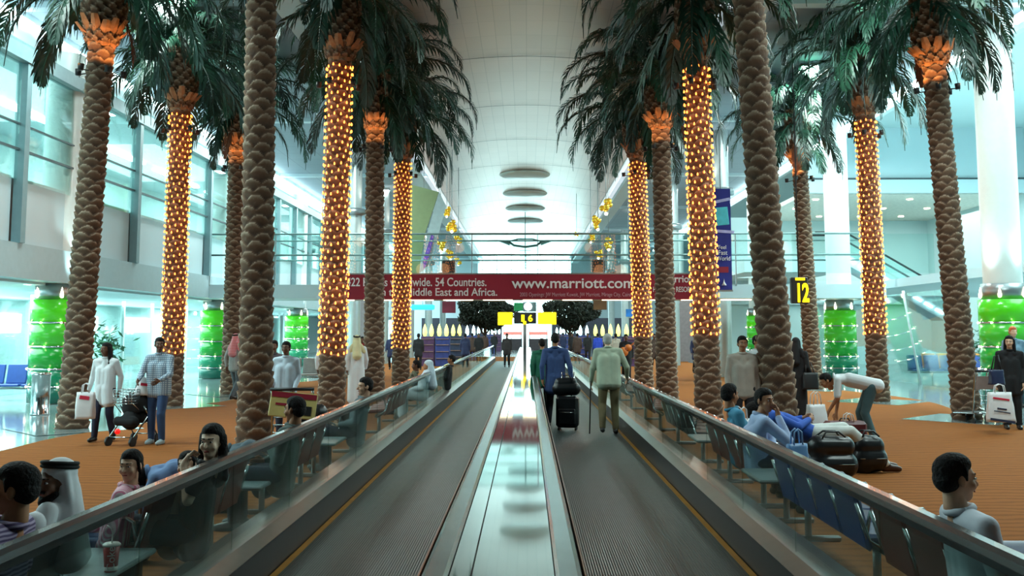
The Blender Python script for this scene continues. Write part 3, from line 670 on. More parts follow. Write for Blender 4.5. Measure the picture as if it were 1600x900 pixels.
# central signs on a pole down the hall
YS = 50.0
sp = empty('direction_sign', (C0, YS, .842), 0, 'black and yellow direction signs with a clock on a grey pole between the walkways', 'sign')
def sbox(px0, px1, py0, py1, m, name, dy=0.0, th=.2, Y=YS):
    a = at(px0, py1, Y); b = at(px1, py0, Y)
    return MB().cbox(((a.x + b.x) / 2 - C0, dy, (a.z + b.z) / 2 - .842), (b.x - a.x, th, b.z - a.z), b=.02).build(name, m, sp)
MB().tube([(0, 0, 0), (0, 0, at(0, 500, YS).z - .842)], .09, 10).build('pole', M('grey_pole', (112, 108, 108), .5), sp)
sbox(803, 838, 488, 506, m_black, 'number_case'); sbox(840, 869, 488, 507, m_yel, 'yellow_panel'); sbox(778, 801, 488, 508, m_yel, 'yellow_panel')
sbox(803, 817, 473, 486, M('green_exit', (30, 120, 70), .5, emit=.3), 'exit_panel'); sbox(817, 838, 472, 487, M('grey_case', (90, 110, 112), .5), 'clock_case')
c = at(825, 479, YS - .15); ck = MB(); ck.tube([(c.x - C0, -.14, c.z - .842), (c.x - C0, -.2, c.z - .842)], .2, 20); ck.build('clock_face', M('lit_clock', (250, 255, 255), emit=3, ecol=(240, 255, 255)), sp)
for s_, a, b in (('1', 809, 814), ('-', 817, 822), ('6', 825, 832)):
    text(s_, a, b, 502 if s_ != '-' else 512, 492 if s_ != '-' else 488, YS - .14, m_yel, sp, bold=.03)
# hanging winged sculpture and mast
hs = empty('hanging_sculpture', (C0, 70, 0), 0, 'winged boat shaped sculpture hanging on a mast below the far vault', 'sculpture')
cz = at(820, 378, 70).z; m_sc = M('sculpture_teal', (92, 128, 124), .4, .3)
for s in (-1, 1):
    MB().add([(s * 1.1, 0, cz + .1), (s * 1.1, 0, cz - .25), (s * 2.05, 0, cz + .1), (s * 1.1, .35, cz - .1), (s * 1.1, -.35, cz - .1)], [(0, 4, 2), (0, 2, 3), (1, 2, 4), (1, 3, 2), (0, 3, 1, 4)]).build('wing', m_sc, hs)
MB().tube([(-1.15, 0, cz), (-.8, 0, cz - .25), (0, 0, cz - .36), (.8, 0, cz - .25), (1.15, 0, cz)], .08, 8).build('keel', m_sc, hs)
MB().tube([(-1.1, 0, cz + .05), (-.5, 0, cz + .2), (.5, 0, cz + .2), (1.1, 0, cz + .05)], .05, 8).build('upper_rib', m_sc, hs)
MB().tube([(0, 0, cz - 1.9), (0, 0, 10.3)], .03, 6).build('mast', m_sc, hs)
for q in range(4): MB().tube([(-.4, 0, cz - .6 - q * .42), (.4, 0, cz - .6 - q * .42)], .02, 5).build('mast_arm', m_sc, hs)
# round dishes under the vault
for i, y in enumerate((54.0, 61.5, 69, 77)):
    o = MB().lathe([(0, 0), (1.2, .06), (1.38, .16), (1.4, .24), (0, .26)], (0, 0, 0), 40).build('ceiling_dish', M('pale_dish', (200, 210, 208), .35, .2, var=.02), loc=(C0, y, 10.19))
    MB().tube([(0, 0, .2), (0, 0, .27)], .03, 6).build('stem', m_alu, o)
    tag(o, 'round pale dish hung under the central vault, %s of four' % ['nearest', 'second', 'third', 'farthest'][i], 'ceiling dish')
# gold hanging ornaments
m_gold = M('gold_ornament', (214, 176, 60), .22, .9, emit=.25, ecol=(220, 180, 50), var=.2, scale=3)
def ornament(px, py, Y, r, lab):
    p = at(px, py, Y); t = empty('gold_ornament', p, 0, lab, 'hanging ornament'); rnd = random.Random(px)
    for q in range(9):
        a = rnd.uniform(0, 6.28); rr = r * rnd.uniform(.2, .75); MB().sphere((rr * math.cos(a), rr * math.sin(a), rnd.uniform(-r, r) * .7), r * .36, 6).build('gilt_ball', m_gold, t)
    MB().sphere((0, 0, -r * .95), r * .2, 6).build('lamp', m_bead, t); MB().tube([(0, 0, 0), (0, 0, (9.86 if abs(p.x + .1) > 4.8 else vault_z(p.x + .1) - .02) - p.z)], .012, 4).build('wire', m_alu, t)
for a in ((698, 331, 45, .38, 'left, topmost'), (706, 352, 45, .5, 'left, large cluster below the topmost'), (716, 374, 50, .4, 'left, third from the top'), (688, 383, 45, .45, 'left, beside the white sail banner'), (704, 398, 48, .42, 'left, above the dark speaker box'), (716, 408, 52, .35, 'left, lowest'),
          (947, 322, 45, .6, 'right, topmost and largest'), (934, 348, 47, .55, 'right, second from the top'), (923, 371, 50, .42, 'right, third down'), (951, 380, 45, .5, 'right, beside the slim pillar'), (935, 395, 48, .45, 'right, above the dark box'), (901, 365, 60, .3, 'right, small and nearest the window')):
    ornament(a[0], a[1], a[2], a[3] * .62, 'gold ball ornament hanging above the bridge, ' + a[4])
for px, py, side in ((701, 417, 'left'), (935, 416, 'right')):
    p = at(px, py, 38); o = MB().cbox((0, 0, 0), (.5, .35, .48), b=.04).build('speaker_box', m_black, loc=p); tag(o, 'dark square box standing on the bridge, %s of the bright window' % side, 'speaker')
    MB().tube([(0, 0, -.27), (0, 0, bz0 + .55 - p.z)], .04, 6).build('stand', m_black, o)
# olive sail panel and white tilted banner on the left
P = [at(634, 287, 44), at(686, 301, 44), at(664, 366, 44), at(655, 428, 44), at(634, 428, 44)]
o = MB().slab([(p.x, 44, p.z) for p in P], -.2).build('wall_panel', M('olive_panel', (136, 150, 108), .7, var=.04)); tag(o, 'olive green angular wall panel above the bridge behind the far left lit palm', 'wall panel')
P = [at(686, 299, 42), at(697, 322, 42), at(672, 412, 42), at(655, 428, 42), at(668, 362, 42)]
sb = MB().slab([(p.x, 42, p.z) for p in P], .05).build('sail_banner', M('silver_cloth', (186, 202, 204), .5, var=.08)); MB().tube([(P[0].x, 42, P[0].z), (P[0].x, 42, vault_z(P[0].x))], .012, 4).build('wire', m_alu, sb); tag(sb, 'slanting silvery banner with a violet figure beside the olive panel', 'banner')
P = [at(674, 366, 41.9), at(678, 369, 41.9), at(669, 405, 41.9), at(662, 421, 41.9), at(661, 407, 41.9)]
MB().slab([(p.x, 41.9, p.z) for p in P], .03).build('violet_figure', M('violet', (120, 84, 196), .6, var=.3), sb)
for px0, px1, py0, py1, c_, lab in ((691, 712, 471, 489, (110, 30, 50), 'dark red hanging poster under the bridge, left of the dark tree'), (927, 948, 469, 484, (96, 62, 30), 'brown picture poster hanging under the bridge, right of the dark tree'), (978, 988, 483, 495, (40, 120, 200), 'small bright blue sign beside the far right lit palm')):
    a = at(px0, py1, 48); b_ = at(px1, py0, 48); o = MB().cbox((0, 0, 0), (b_.x - a.x, .08, b_.z - a.z), b=.01).build('poster', M('poster%d' % px0, c_, .6, var=.4, scale=1.5), loc=((a.x + b_.x) / 2, 48, (a.z + b_.z) / 2)); tag(o, lab, 'poster')
    MB().tube([(0, 0, (b_.z - a.z) / 2), (0, 0, (9.92 if abs(a.x) > 4.8 else vault_z((a.x + b_.x) / 2) - .05) - (a.z + b_.z) / 2)], .01, 4).build('wire', m_alu, o)
a = at(642, 484, 44); b_ = at(679, 476, 44)
o = MB().cbox(((a.x + b_.x) / 2, 44, (a.z + b_.z) / 2), (b_.x - a.x, .3, b_.z - a.z), b=.05).build('neon_sign', M('blue_neon', (40, 160, 255), emit=3.5, ecol=(30, 150, 255))); MB().tube([((a.x + b_.x) / 2, 44, b_.z), ((a.x + b_.x) / 2, 44, vault_z((a.x + b_.x) / 2) if abs((a.x + b_.x) / 2) < 4.8 else 9.95)], .01, 4).build('wire', m_alu, o); tag(o, 'glowing blue neon strip under the bridge beside the far left lit palm', 'neon sign')
# dark olive trees
m_leaf = M('olive_leaf', (20, 30, 16), .7, var=.4, scale=3)
def tree(px, Y, lab):
    g = at(px, 518 + 2790 / Y, Y); t = empty('olive_tree', (g.x, Y, 0.002), 0, lab, 'tree'); rnd = random.Random(px)
    MB().tube([(0, 0, 0), (.05, 0, 1.1), (.0, .05, 2.1)], .1, 8, rs=[.14, .1, .08]).build('trunk', m_bark, t)
    for q in range(5):
        a = q * 1.256; MB().tube([(0, .05, 1.5), (.5 * math.cos(a), .5 * math.sin(a), 2.2), (.9 * math.cos(a), .9 * math.sin(a), 2.6)], .05, 5).build('branch', m_bark, t)
    f = MB()
    for q in range(7000):
        u = Vector((rnd.gauss(0, 1), rnd.gauss(0, 1), rnd.gauss(0, 1))).normalized() * rnd.uniform(.35, 1) ** .5
        k_ = 1 + .18 * math.sin(u.x * 5 + px) * math.cos(u.z * 4); c = Vector((u.x * 1.95 * k_, u.y * 1.5, 3.1 + u.z * 1.15 * k_)); d = Vector((rnd.uniform(-1, 1), rnd.uniform(-1, 1), rnd.uniform(-1, 1))).normalized() * .14; e = d.orthogonal().normalized() * .05
        f.add([c - d, c + e, c + d, c - e], [(0, 1, 2, 3)])
    f.build('leaves', m_leaf, t)
for a in ((757, 66, 'dark dense olive tree left of the yellow direction signs'), (890, 66, 'dark dense olive tree right of the yellow direction signs')): tree(*a)
# ------------------------------------------------------------------ far lounge: display shelves with glowing lamps
m_disp = [M('display_blue', (48, 62, 128), .5, var=.3, scale=4), M('display_violet', (84, 52, 92), .5, var=.3, scale=4), M('display_dark', (44, 56, 84), .5, var=.3, scale=4)]
m_lamp = [M('lamp_yellow', (250, 250, 150), emit=1.6, ecol=(228, 240, 110)), M('lamp_white', (240, 255, 250), emit=2.6, ecol=(205, 255, 250))]
LANT = []
for m_ in m_lamp:
    me = MB().lathe([(0, 0), (.08, .02), (.12, .2), (.10, .38), (.05, .55), (0, .66)], n=12).mesh('lantern'); me.materials.append(m_); LANT.append(me)
def display(x, y, w, k, lk, lab, h=1.55):
    t = empty('display_stand', (x, y, 0), 0, lab, 'display stand', 'display stands of the far shops')
    MB().cbox((0, 0, h / 2), (w, .5, h), b=.02).build('cabinet', m_disp[k % 3], t)
    for z in (.4, .75, 1.1, 1.4): MB().box(-w / 2 + .05, w / 2 - .05, -.32, -.24, z * h / 1.55, z * h / 1.55 + .03).build('shelf', M('shelf_tan', (150, 120, 110), .5), t)
    n_ = 2
    for q in range(n_): link('lantern', LANT[lk], None, t, loc=(-w / 2 + (q + .5) * w / n_, 0, h))
di = 0
sh = [(-.5, 'first'), ]
rows = [(669, 52, .7, 1, 0), (692, 52, .75, 0, 0), (713, 55, .7, 2, 0), (735, 62, .8, 0, 1), (752, 72, .8, 2, 1), (766, 82, .7, 0, 1), (777, 92, .7, 1, 1),
        (985, 52, .8, 1, 0), (960, 52, .8, 2, 0), (936, 56, .8, 2, 0), (912, 62, .8, 0, 1), (898, 72, .8, 2, 1), (884, 82, .7, 0, 1), (873, 92, .7, 1, 1)]
for i, (px, Y, w, k, lk) in enumerate(rows):
    x = at(px, 520, Y).x; side = 'left' if px < 823 else 'right'
    display(x, Y, w, k, lk, '%s shop display topped by glowing lamps, %s from the centre, %s side' % (['blue', 'violet', 'slate'][k], ['seventh', 'sixth', 'fifth', 'fourth', 'third', 'second', 'first'][i % 7], side))
struct('wall_lounge_far', MB().box(-11, -2.6, 104, 104.3, 0, 3.2), M('dark_far_wall', (70, 70, 84), .7)); struct('wall_lounge_far', MB().box(2.6, 11, 104, 104.3, 0, 3.2), MATS['dark_far_wall'])
for sx in (-1, 1): struct('wall_shop_far', MB().box(sx * 6.4 - 5.2 if sx > 0 else -11.5, 11.5 if sx > 0 else -6.0, 60, 60.3, 2.6, 4.2) if False else MB().box(-11.5 if sx < 0 else 8.8, -8.8 if sx < 0 else 11.5, 60, 60.3, 0, 4.4), M('mauve_wall', (128, 118, 120), .6))
# ================================================================== SEATING
m_redseat = M('oxblood_leather', (120, 42, 30), .42, var=.1); m_blackseat = M('black_leather', (38, 40, 44), .4); m_blueseat = M('blue_leather', (28, 66, 140), .4, var=.08)
m_table = M('grey_table', (132, 148, 152), .35)
def bench(s, y0, n, m, lab, g, pitch=.565):
    t = empty('airport_bench', (C0 + s * 2.42, y0, 0), 0, lab, 'bench', g)
    L = n * pitch; X = lambda a: s * a
    MB().tube([(X(.1), 0.0, .33), (X(.1), L, .33)], .035, 8).build('beam', m_alu, t)
    for k in range(n):
        yc = (k + .5) * pitch; rot = Euler((0, s * R(-13), 0))
        MB().cbox((X(-.08), yc, .58), (.045, pitch - .05, .50), rot, b=.018).build('backrest', m, t)
        MB().cbox((X(.18), yc, .405), (.46, pitch - .05, .06), Euler((0, s * R(4), 0)), b=.022).build('seat', m, t)
    for k in range(n + 1):
        y = k * pitch
        br_ = MB()
        for dy in (-.035, .035): br_.tube([(X(-.125), y + dy * .3, .66), (X(-.05), y + dy, .42), (X(.1), y + dy, .33)], .009, 6)
        br_.build('back_bracket', m_chrome, t)
        MB().tube([(X(-.06), y, .46), (X(-.03), y, .60), (X(.02), y, .63), (X(.32), y, .62), (X(.36), y, .58), (X(.36), y, .42)], .014, 6).build('armrest', m_chrome, t)
    for y in (pitch * .5, L - pitch * .5):
        g_ = MB(); g_.tube([(X(.1), y, .33), (X(.1), y, .05)], .03, 8); g_.cbox((X(.1), y, .03), (.55, .07, .045), b=.012); g_.build('leg', m_alu, t)
def table(s, y0, w, lab):
    t = empty('side_table', (C0 + s * 2.5, y0, 0), 0, lab, 'side table')
    MB().cbox((s * .02, w / 2, .44), (.62, w - .04, .035), b=.012).build('tabletop', m_table, t)
    MB().cbox((s * .02, w / 2, .425), (.5, .06, .03)).build('bracket', m_alu, t)
    g_ = MB(); g_.tube([(s * .05, w / 2, .42), (s * .05, w / 2, .05)], .03, 8); g_.cbox((s * .05, w / 2, .03), (.5, .07, .045), b=.01); g_.build('leg', m_alu, t)
GL = 'benches backing on to the left walkway'; GR = 'benches backing on to the right walkway'
bench(-1, 3.02, 4, m_blackseat, 'black leather bench where the man in a striped shirt sits', GL)
table(-1, 5.36, .98, 'grey side table carrying the red paper cup')
bench(-1, 6.38, 4, m_redseat, 'oxblood leather bench where the girl in pink and the woman sit', GL)
table(-1, 8.72, .9, 'grey side table behind the woman with long dark hair')
bench(-1, 9.68, 4, m_redseat, 'oxblood leather bench where the man in a grey jacket sits', GL)
table(-1, 12.1, .8, 'grey side table between the grey jacket man and the next bench')
bench(-1, 13.0, 4, m_blackseat, 'black leather bench beside the lit palm with the robed man behind', GL)
bench(-1, 17.5, 5, m_redseat, 'oxblood leather bench left of the walkway, fifth from the camera', GL)
bench(-1, 21.5, 5, m_blackseat, 'black leather bench where the person in a pale headscarf sits', GL)
bench(-1, 26.0, 6, m_redseat, 'oxblood leather bench left of the walkway, farthest from the camera', GL)
bench(1, 4.25, 4, m_redseat, 'oxblood leather bench where the man in the white shirt sits', GR)
bench(1, 6.80, 4, m_blueseat, 'bright blue leather bench in front of the black luggage', GR)
table(1, 9.18, .85, 'grey side table at the far end of the blue bench')
bench(1, 10.1, 4, m_redseat, 'oxblood leather bench where the men in blue shirts sit', GR)
table(1, 12.5, .8, 'grey side table past the men in blue shirts')
bench(1, 13.6, 5, m_blackseat, 'black leather bench beside the thick right palm', GR)
bench(1, 18.0, 5, m_redseat, 'oxblood leather bench right of the walkway, fifth from the camera', GR)
bench(1, 23.0, 6, m_blackseat, 'black leather bench right of the walkway, farthest from the camera', GR)
# paper cup
cp = gp(173, 893, .458); cup = empty('paper_cup', (cp.x, cp.y, .459), 0, 'red and white paper drinking cup with a bent straw on the side table', 'cup')
MB().lathe([(0, 0), (.034, 0), (.046, .145), (.044, .145), (.033, .004)], n=24).build('cup_body', M('cup_red', (186, 26, 36), .4, var=.04), cup)
MB().lathe([(0.0352, .008), (.0375, .03), (.0370, .03), (.0348, .008)], n=24).build('base_band', M('cup_white', (236, 228, 224), .4), cup)
MB().lathe([(0, .156), (.04, .157), (.044, .152), (.049, .150), (.049, .142), (.046, .142)], n=24).build('lid', MATS['cup_white'], cup)
MB().tube([(0, 0, .15), (.004, 0, .21), (-.006, 0, .235), (-.03, 0, .25)], .0045, 6).build('straw', MATS['cup_white'], cup)
lt = bpy.data.curves.new('lettering', 'FONT'); lt.body = 'Coke'; lt.size = .06; lt.extrude = .0012; lt.materials.append(m_ink)
lo = bpy.data.objects.new('lettering', lt); COL.objects.link(lo); me_ = bpy.data.meshes.new_from_object(lo.evaluated_get(bpy.context.evaluated_depsgraph_get())); bpy.data.objects.remove(lo); lo = link('lettering', me_, m_ink); lo.parent = cup; lo.location = (.034, -.034, .012); lo.rotation_euler = (R(90), R(-90), R(28))
# steel bin
g = gp(62, 648); o = MB().lathe([(0, 0), (.2, 0), (.2, .03), (.19, .04), (.19, .84), (.205, .85), (.205, .90), (.15, .92), (.14, .87), (0, .87)], n=36).build('litter_bin', m_chrome, loc=(g.x, g.y, 0)); tag(o, 'round brushed steel litter bin on the polished floor at the left', 'bin')
# cafe furniture behind the glass
def chair_row(x, y, n, m, lab, rz=0):
    t = empty('lounge_seats', (x, y, 0), rz, lab, 'seats')
    MB().tube([(0, 0, .32), (n * .6, 0, .32)], .03, 6).build('beam', m_alu, t)
    for k in range(n):
        MB().cbox((k * .6 + .3, .1, .4), (.54, .46, .07), b=.02).build('seat', m, t); MB().cbox((k * .6 + .3, .33, .68), (.54, .06, .52), Euler((R(-12), 0, 0)), b=.02).build('backrest', m, t)
    for k in (0.3, n * .6 - .3): MB().tube([(k, 0, .32), (k, 0, 0)], .03, 6).build('leg', m_alu, t)
m_or = M('orange_seat', (206, 130, 40), .5)
chair_row(-15.6, 26, 5, m_blueseat, 'row of blue lounge seats behind the glass under the left gallery')
chair_row(13.9, 36.5, 5, m_blueseat, 'row of blue lounge seats behind the right glass screens')
chair_row(15.6, 39.5, 4, m_or, 'row of orange lounge seats behind the right glass screens')
chair_row(-8.0, 32.5, 4, M('pale_seat', (150, 150, 148), .5), 'row of pale grey seats behind the man in the white shirt')
t = empty('cafe_table', (-13.6, 23, 0), 0, 'pale wooden cafe table at the left edge behind the glass', 'table')
MB().cbox((0, 0, .74), (1.6, .9, .04), b=.01).build('tabletop', M('pale_wood', (206, 176, 120), .5), t)
for sx in (-.7, .7):
    for sy in (-.38, .38): MB().tube([(sx, sy, 0), (sx, sy, .73)], .025, 6).build('leg', m_alu, t)
def shop_plant(x, y, lab, h=2.0):
    t = empty('potted_plant', (x, y, 0), 0, lab, 'plant'); rnd = random.Random(int(x * 10 + y))
    MB().lathe([(0, 0), (.2, 0), (.26, .45), (.23, .45), (.2, .38), (0, .38)], n=18).build('pot', m_white, t); MB().tube([(0, 0, .38), (.03, 0, h * .6)], .03, 6).build('stem', m_bark, t)
    f = MB()
    for q in range(170):
        u = Vector((rnd.gauss(0, .24), rnd.gauss(0, .24), h * .62 + rnd.gauss(0, .38))); d = Vector((rnd.uniform(-1, 1), rnd.uniform(-1, 1), rnd.uniform(-.5, 1))).normalized() * .14; e = d.orthogonal().normalized() * .04
        f.add([u - d, u + e, u + d, u - e], [(0, 1, 2, 3)])
    f.build('leaves', M('plant_leaf', (40, 96, 66), .5, var=.3), t)
shop_plant(-12.9, 30.5, 'leafy potted plant behind the glass left of the man in the plaid shirt'); shop_plant(14.6, 32.0, 'leafy potted plant behind the right glass screens')
# luggage trolleys
def trolley(x, y, rz, lab, panel, pm=None, s=1.0):
    t = empty('luggage_trolley', (x, y, 0), rz, lab, 'luggage trolley'); t.scale = (s, s, s)
    f = MB()
    for sx in (-.27, .27):
        f.tube([(sx, -.42, 1.03), (sx, -.36, .95), (sx * 1.0, -.25, .2), (sx * .9, .45, .16)], .016, 8)
    f.tube([(-.27, -.25, .2), (.27, -.25, .2)], .014, 6); f.tube([(-.24, .45, .16), (.24, .45, .16)], .014, 6)
    f.tube([(-.2, -.27, .35), (0, -.29, .22), (.2, -.27, .35)], .01, 6)
    f.build('frame', m_chrome, t); MB().tube([(-.29, -.42, 1.03), (.29, -.42, 1.03)], .022, 8).build('push_bar', m_black, t)
    MB().cbox((0, .1, .19), (.5, .66, .02), b=.005).build('base_plate', m_alu, t)
    MB().cbox((0, -.36, .80), (.5, .02, .26), Euler((R(8), 0, 0)), b=.005).build('front_panel', pm or m_white, t)
    b_ = MB()
    for z in (.45, .55, .65): b_.tube([(-.26, -.31, z), (.26, -.31, z)], .007, 6)
    b_.build('wire_back', m_chrome, t)
    for sx, sy in ((-.25, -.25), (.25, -.25), (0, .42)):
        w_ = MB(); w_.tube([(sx - .02, sy, .055), (sx + .02, sy, .055)], .055, 12); w_.build('wheel', m_black, t)
        MB().tube([(sx, sy, .06), (sx, sy, .2)], .012, 6).build('fork', m_chrome, t)
    return t
m_mirr = M('trolley_board', (150, 128, 122), .5)
g = gp(1529, 660); trolley(g.x, g.y, .15, 'luggage trolley with a plain pinkish board, nearest the outer right palm', None, m_mirr)
g = gp(1556, 658); trolley(g.x + .1, g.y + .4, .1, 'luggage trolley half hidden behind the white shopping bag', None)
m_adv = M('advert_cream', (206, 190, 120), .5, var=.1)
tr = trolley(at(463, 600, 13.8).x, 13.8, .1, 'luggage trolley with a yellow and red advert panel carrying a black bag', None, m_adv, 1.0)
tr2 = MB().cbox((0, 0, 0), (.62, .03, .34), b=.01).build('advert_board', m_adv, tr, loc=(.02, -.44, .82), rot=(R(-8), R(6), 0))
MB().cbox((0, -.018, .125), (.60, .01, .07)).build('red_band', m_red, tr2); MB().cbox((.12, -.018, -.06), (.26, .01, .12)).build('dark_picture', m_black, tr2)
MB().cbox((-.12, -.018, .0), (.22, .01, .03)).build('red_line', m_red, tr2)

# low shops closing the far end under the window
for i, (px0, px1) in enumerate(((786, 816), (826, 856))):
    a = at(px0, 515, 98); b_ = at(px1, 504, 98)
    o = MB().cbox((0, 0, 0), (b_.x - a.x, .2, b_.z - a.z), b=.03).build('light_box', MATS['shop_light_box'], loc=((a.x + b_.x) / 2, 98, (a.z + b_.z) / 2)); tag(o, 'white light box over the farthest counter, %s of the sign pole' % ('left', 'right')[i], 'light box')
    o2 = empty('far_counter', ((a.x + b_.x) / 2, 98.2, 0), 0, 'farthest counter with a glowing pink strip, %s of the sign pole' % ('left', 'right')[i], 'counter')
    MB().cbox((0, 0, .55), (b_.x - a.x, .8, 1.1), b=.02).build('cabinet', M('counter_dark', (70, 60, 66), .5), o2); MB().cbox((0, -.1, 1.62), (b_.x - a.x, .1, .3), b=.01).build('strip', M('pink_strip', (226, 120, 110), emit=.9), o2)
    for sx in (-.45, .45): MB().box(sx * (b_.x - a.x) - .04, sx * (b_.x - a.x) + .04, -.05, .05, 1.1, a.z).build('post', m_alu, o2)
# ================================================================== PEOPLE
def usphere(n=8, m=14):
    V = []; Fq = []
    for i in range(n + 1):
        th = math.pi * i / n
        for j in range(m): ph = 2 * math.pi * j / m; V.append((math.sin(th) * math.cos(ph), math.sin(th) * math.sin(ph), math.cos(th)))
    for i in range(n):
        for j in range(m): Fq.append((i * m + j, (i + 1) * m + j, (i + 1) * m + (j + 1) % m, i * m + (j + 1) % m))
    return np.array(V), Fq
USV, USF = usphere()
def basis(d):
    d = Vector(d); 
    if d.length < 1e-6: d = Vector((0, 0, 1))
    d.normalize(); a = d.orthogonal().normalized(); b = d.cross(a); return np.array([a, b, d])
def prim_verts(p):
    if p[0] == 'c':
        _, A, B, r1, r2 = p; A = np.array(A, float); B = np.array(B, float); Bs = basis(B - A)
        D = USV @ Bs; top = USV[:, 2] > 1e-6
        return np.where(top[:, None], B + D * r2, A + D * r1)
    _, c, r, Q = p; v = USV * np.array(r); v = v @ np.array(Q.transposed()) if Q is not None else v
    return v + np.array(c, float)
def prims_mesh(prims, name='m'):
    V = []; Fc = []; k = 0
    for p in prims:
        v = prim_verts(p); V.append(v); Fc += [tuple(i + k for i in f) for f in USF]; k += len(v)
    me = bpy.data.meshes.new(name); me.from_pydata(np.concatenate(V).tolist(), [], Fc); me.polygons.foreach_set('use_smooth', [True] * len(Fc)); return me
def blob(prims, vox, smooth=4, extra=None, fac=.5):
    me = prims_mesh(prims); o = bpy.data.objects.new('tmp', me); COL.objects.link(o)
    r = o.modifiers.new('r', 'REMESH'); r.mode = 'VOXEL'; r.voxel_size = vox; r.use_smooth_shade = True
    if smooth: s = o.modifiers.new('s', 'SMOOTH'); s.iterations = smooth; s.factor = fac
    dg = bpy.context.evaluated_depsgraph_get(); m2 = bpy.data.meshes.new_from_object(o.evaluated_get(dg)); bpy.data.objects.remove(o); bpy.data.meshes.remove(me)
    if extra:
        import bmesh
        b = bmesh.new(); b.from_mesh(m2)
        for e in extra: b.from_mesh(e)
        b.to_mesh(m2); b.free()
    m2.polygons.foreach_set('use_smooth', [True] * len(m2.polygons)); return m2
def mixv(a, b, t): return tuple(a[i] + (b[i] - a[i]) * t for i in range(3))
def addv(a, b): return tuple(a[i] + b[i] for i in range(3))
STAND = dict(pel=(0, 0, .94), chest=(0, .0, 1.25), neck=(0, -.01, 1.47), head=(0, .02, 1.62), sl=(-.185, 0, 1.40), sr=(.185, 0, 1.40),
             el=(-.235, -.02, 1.12), er=(.235, -.02, 1.12), wl=(-.24, .05, .88), wr=(.24, .05, .88), hl=(-.09, 0, .92), hr=(.09, 0, .92),
             kl=(-.10, .02, .50), kr=(.10, .02, .50), al=(-.11, -.02, .09), ar=(.11, -.02, .09))
WALK = dict(STAND, kl=(-.1, .14, .51), al=(-.1, .18, .10), kr=(.1, .02, .50), ar=(.1, -.24, .14), el=(-.25, -.08, 1.13), wl=(-.24, -.06, .89), er=(.25, .03, 1.13), wr=(.24, .15, .91))
SIT = dict(pel=(0, 0, .49), chest=(0, -.03, .75), neck=(0, -.09, .93), head=(0, -.10, 1.08), sl=(-.185, -.05, .88), sr=(.185, -.05, .88),
           el=(-.25, -.02, .64), er=(.25, -.02, .64), wl=(-.14, .2, .60), wr=(.14, .2, .60), hl=(-.09, .02, .48), hr=(.09, .02, .48),
           kl=(-.12, .42, .52), kr=(.12, .42, .52), al=(-.13, .40, .09), ar=(.13, .40, .09))
skins = {'light': (214, 168, 138), 'tan': (172, 118, 84), 'brown': (112, 74, 54), 'pale': (232, 196, 168)}
m_hair = M('black_hair', (22, 18, 18), .75, var=.4, scale=60, bump=.6, spec=.25); m_eye = M('eye_dark', (26, 18, 16), .2); m_lip = M('lips', (150, 74, 66), .5); m_greyh = M('grey_hair', (176, 176, 170), .6)
m_shoe = M('black_shoe', (24, 22, 22), .4); m_wcl = M('white_cotton', (226, 230, 234), .8, var=.03); m_blkcl = M('black_cloth', (20, 20, 24), .85)
NP = [0]
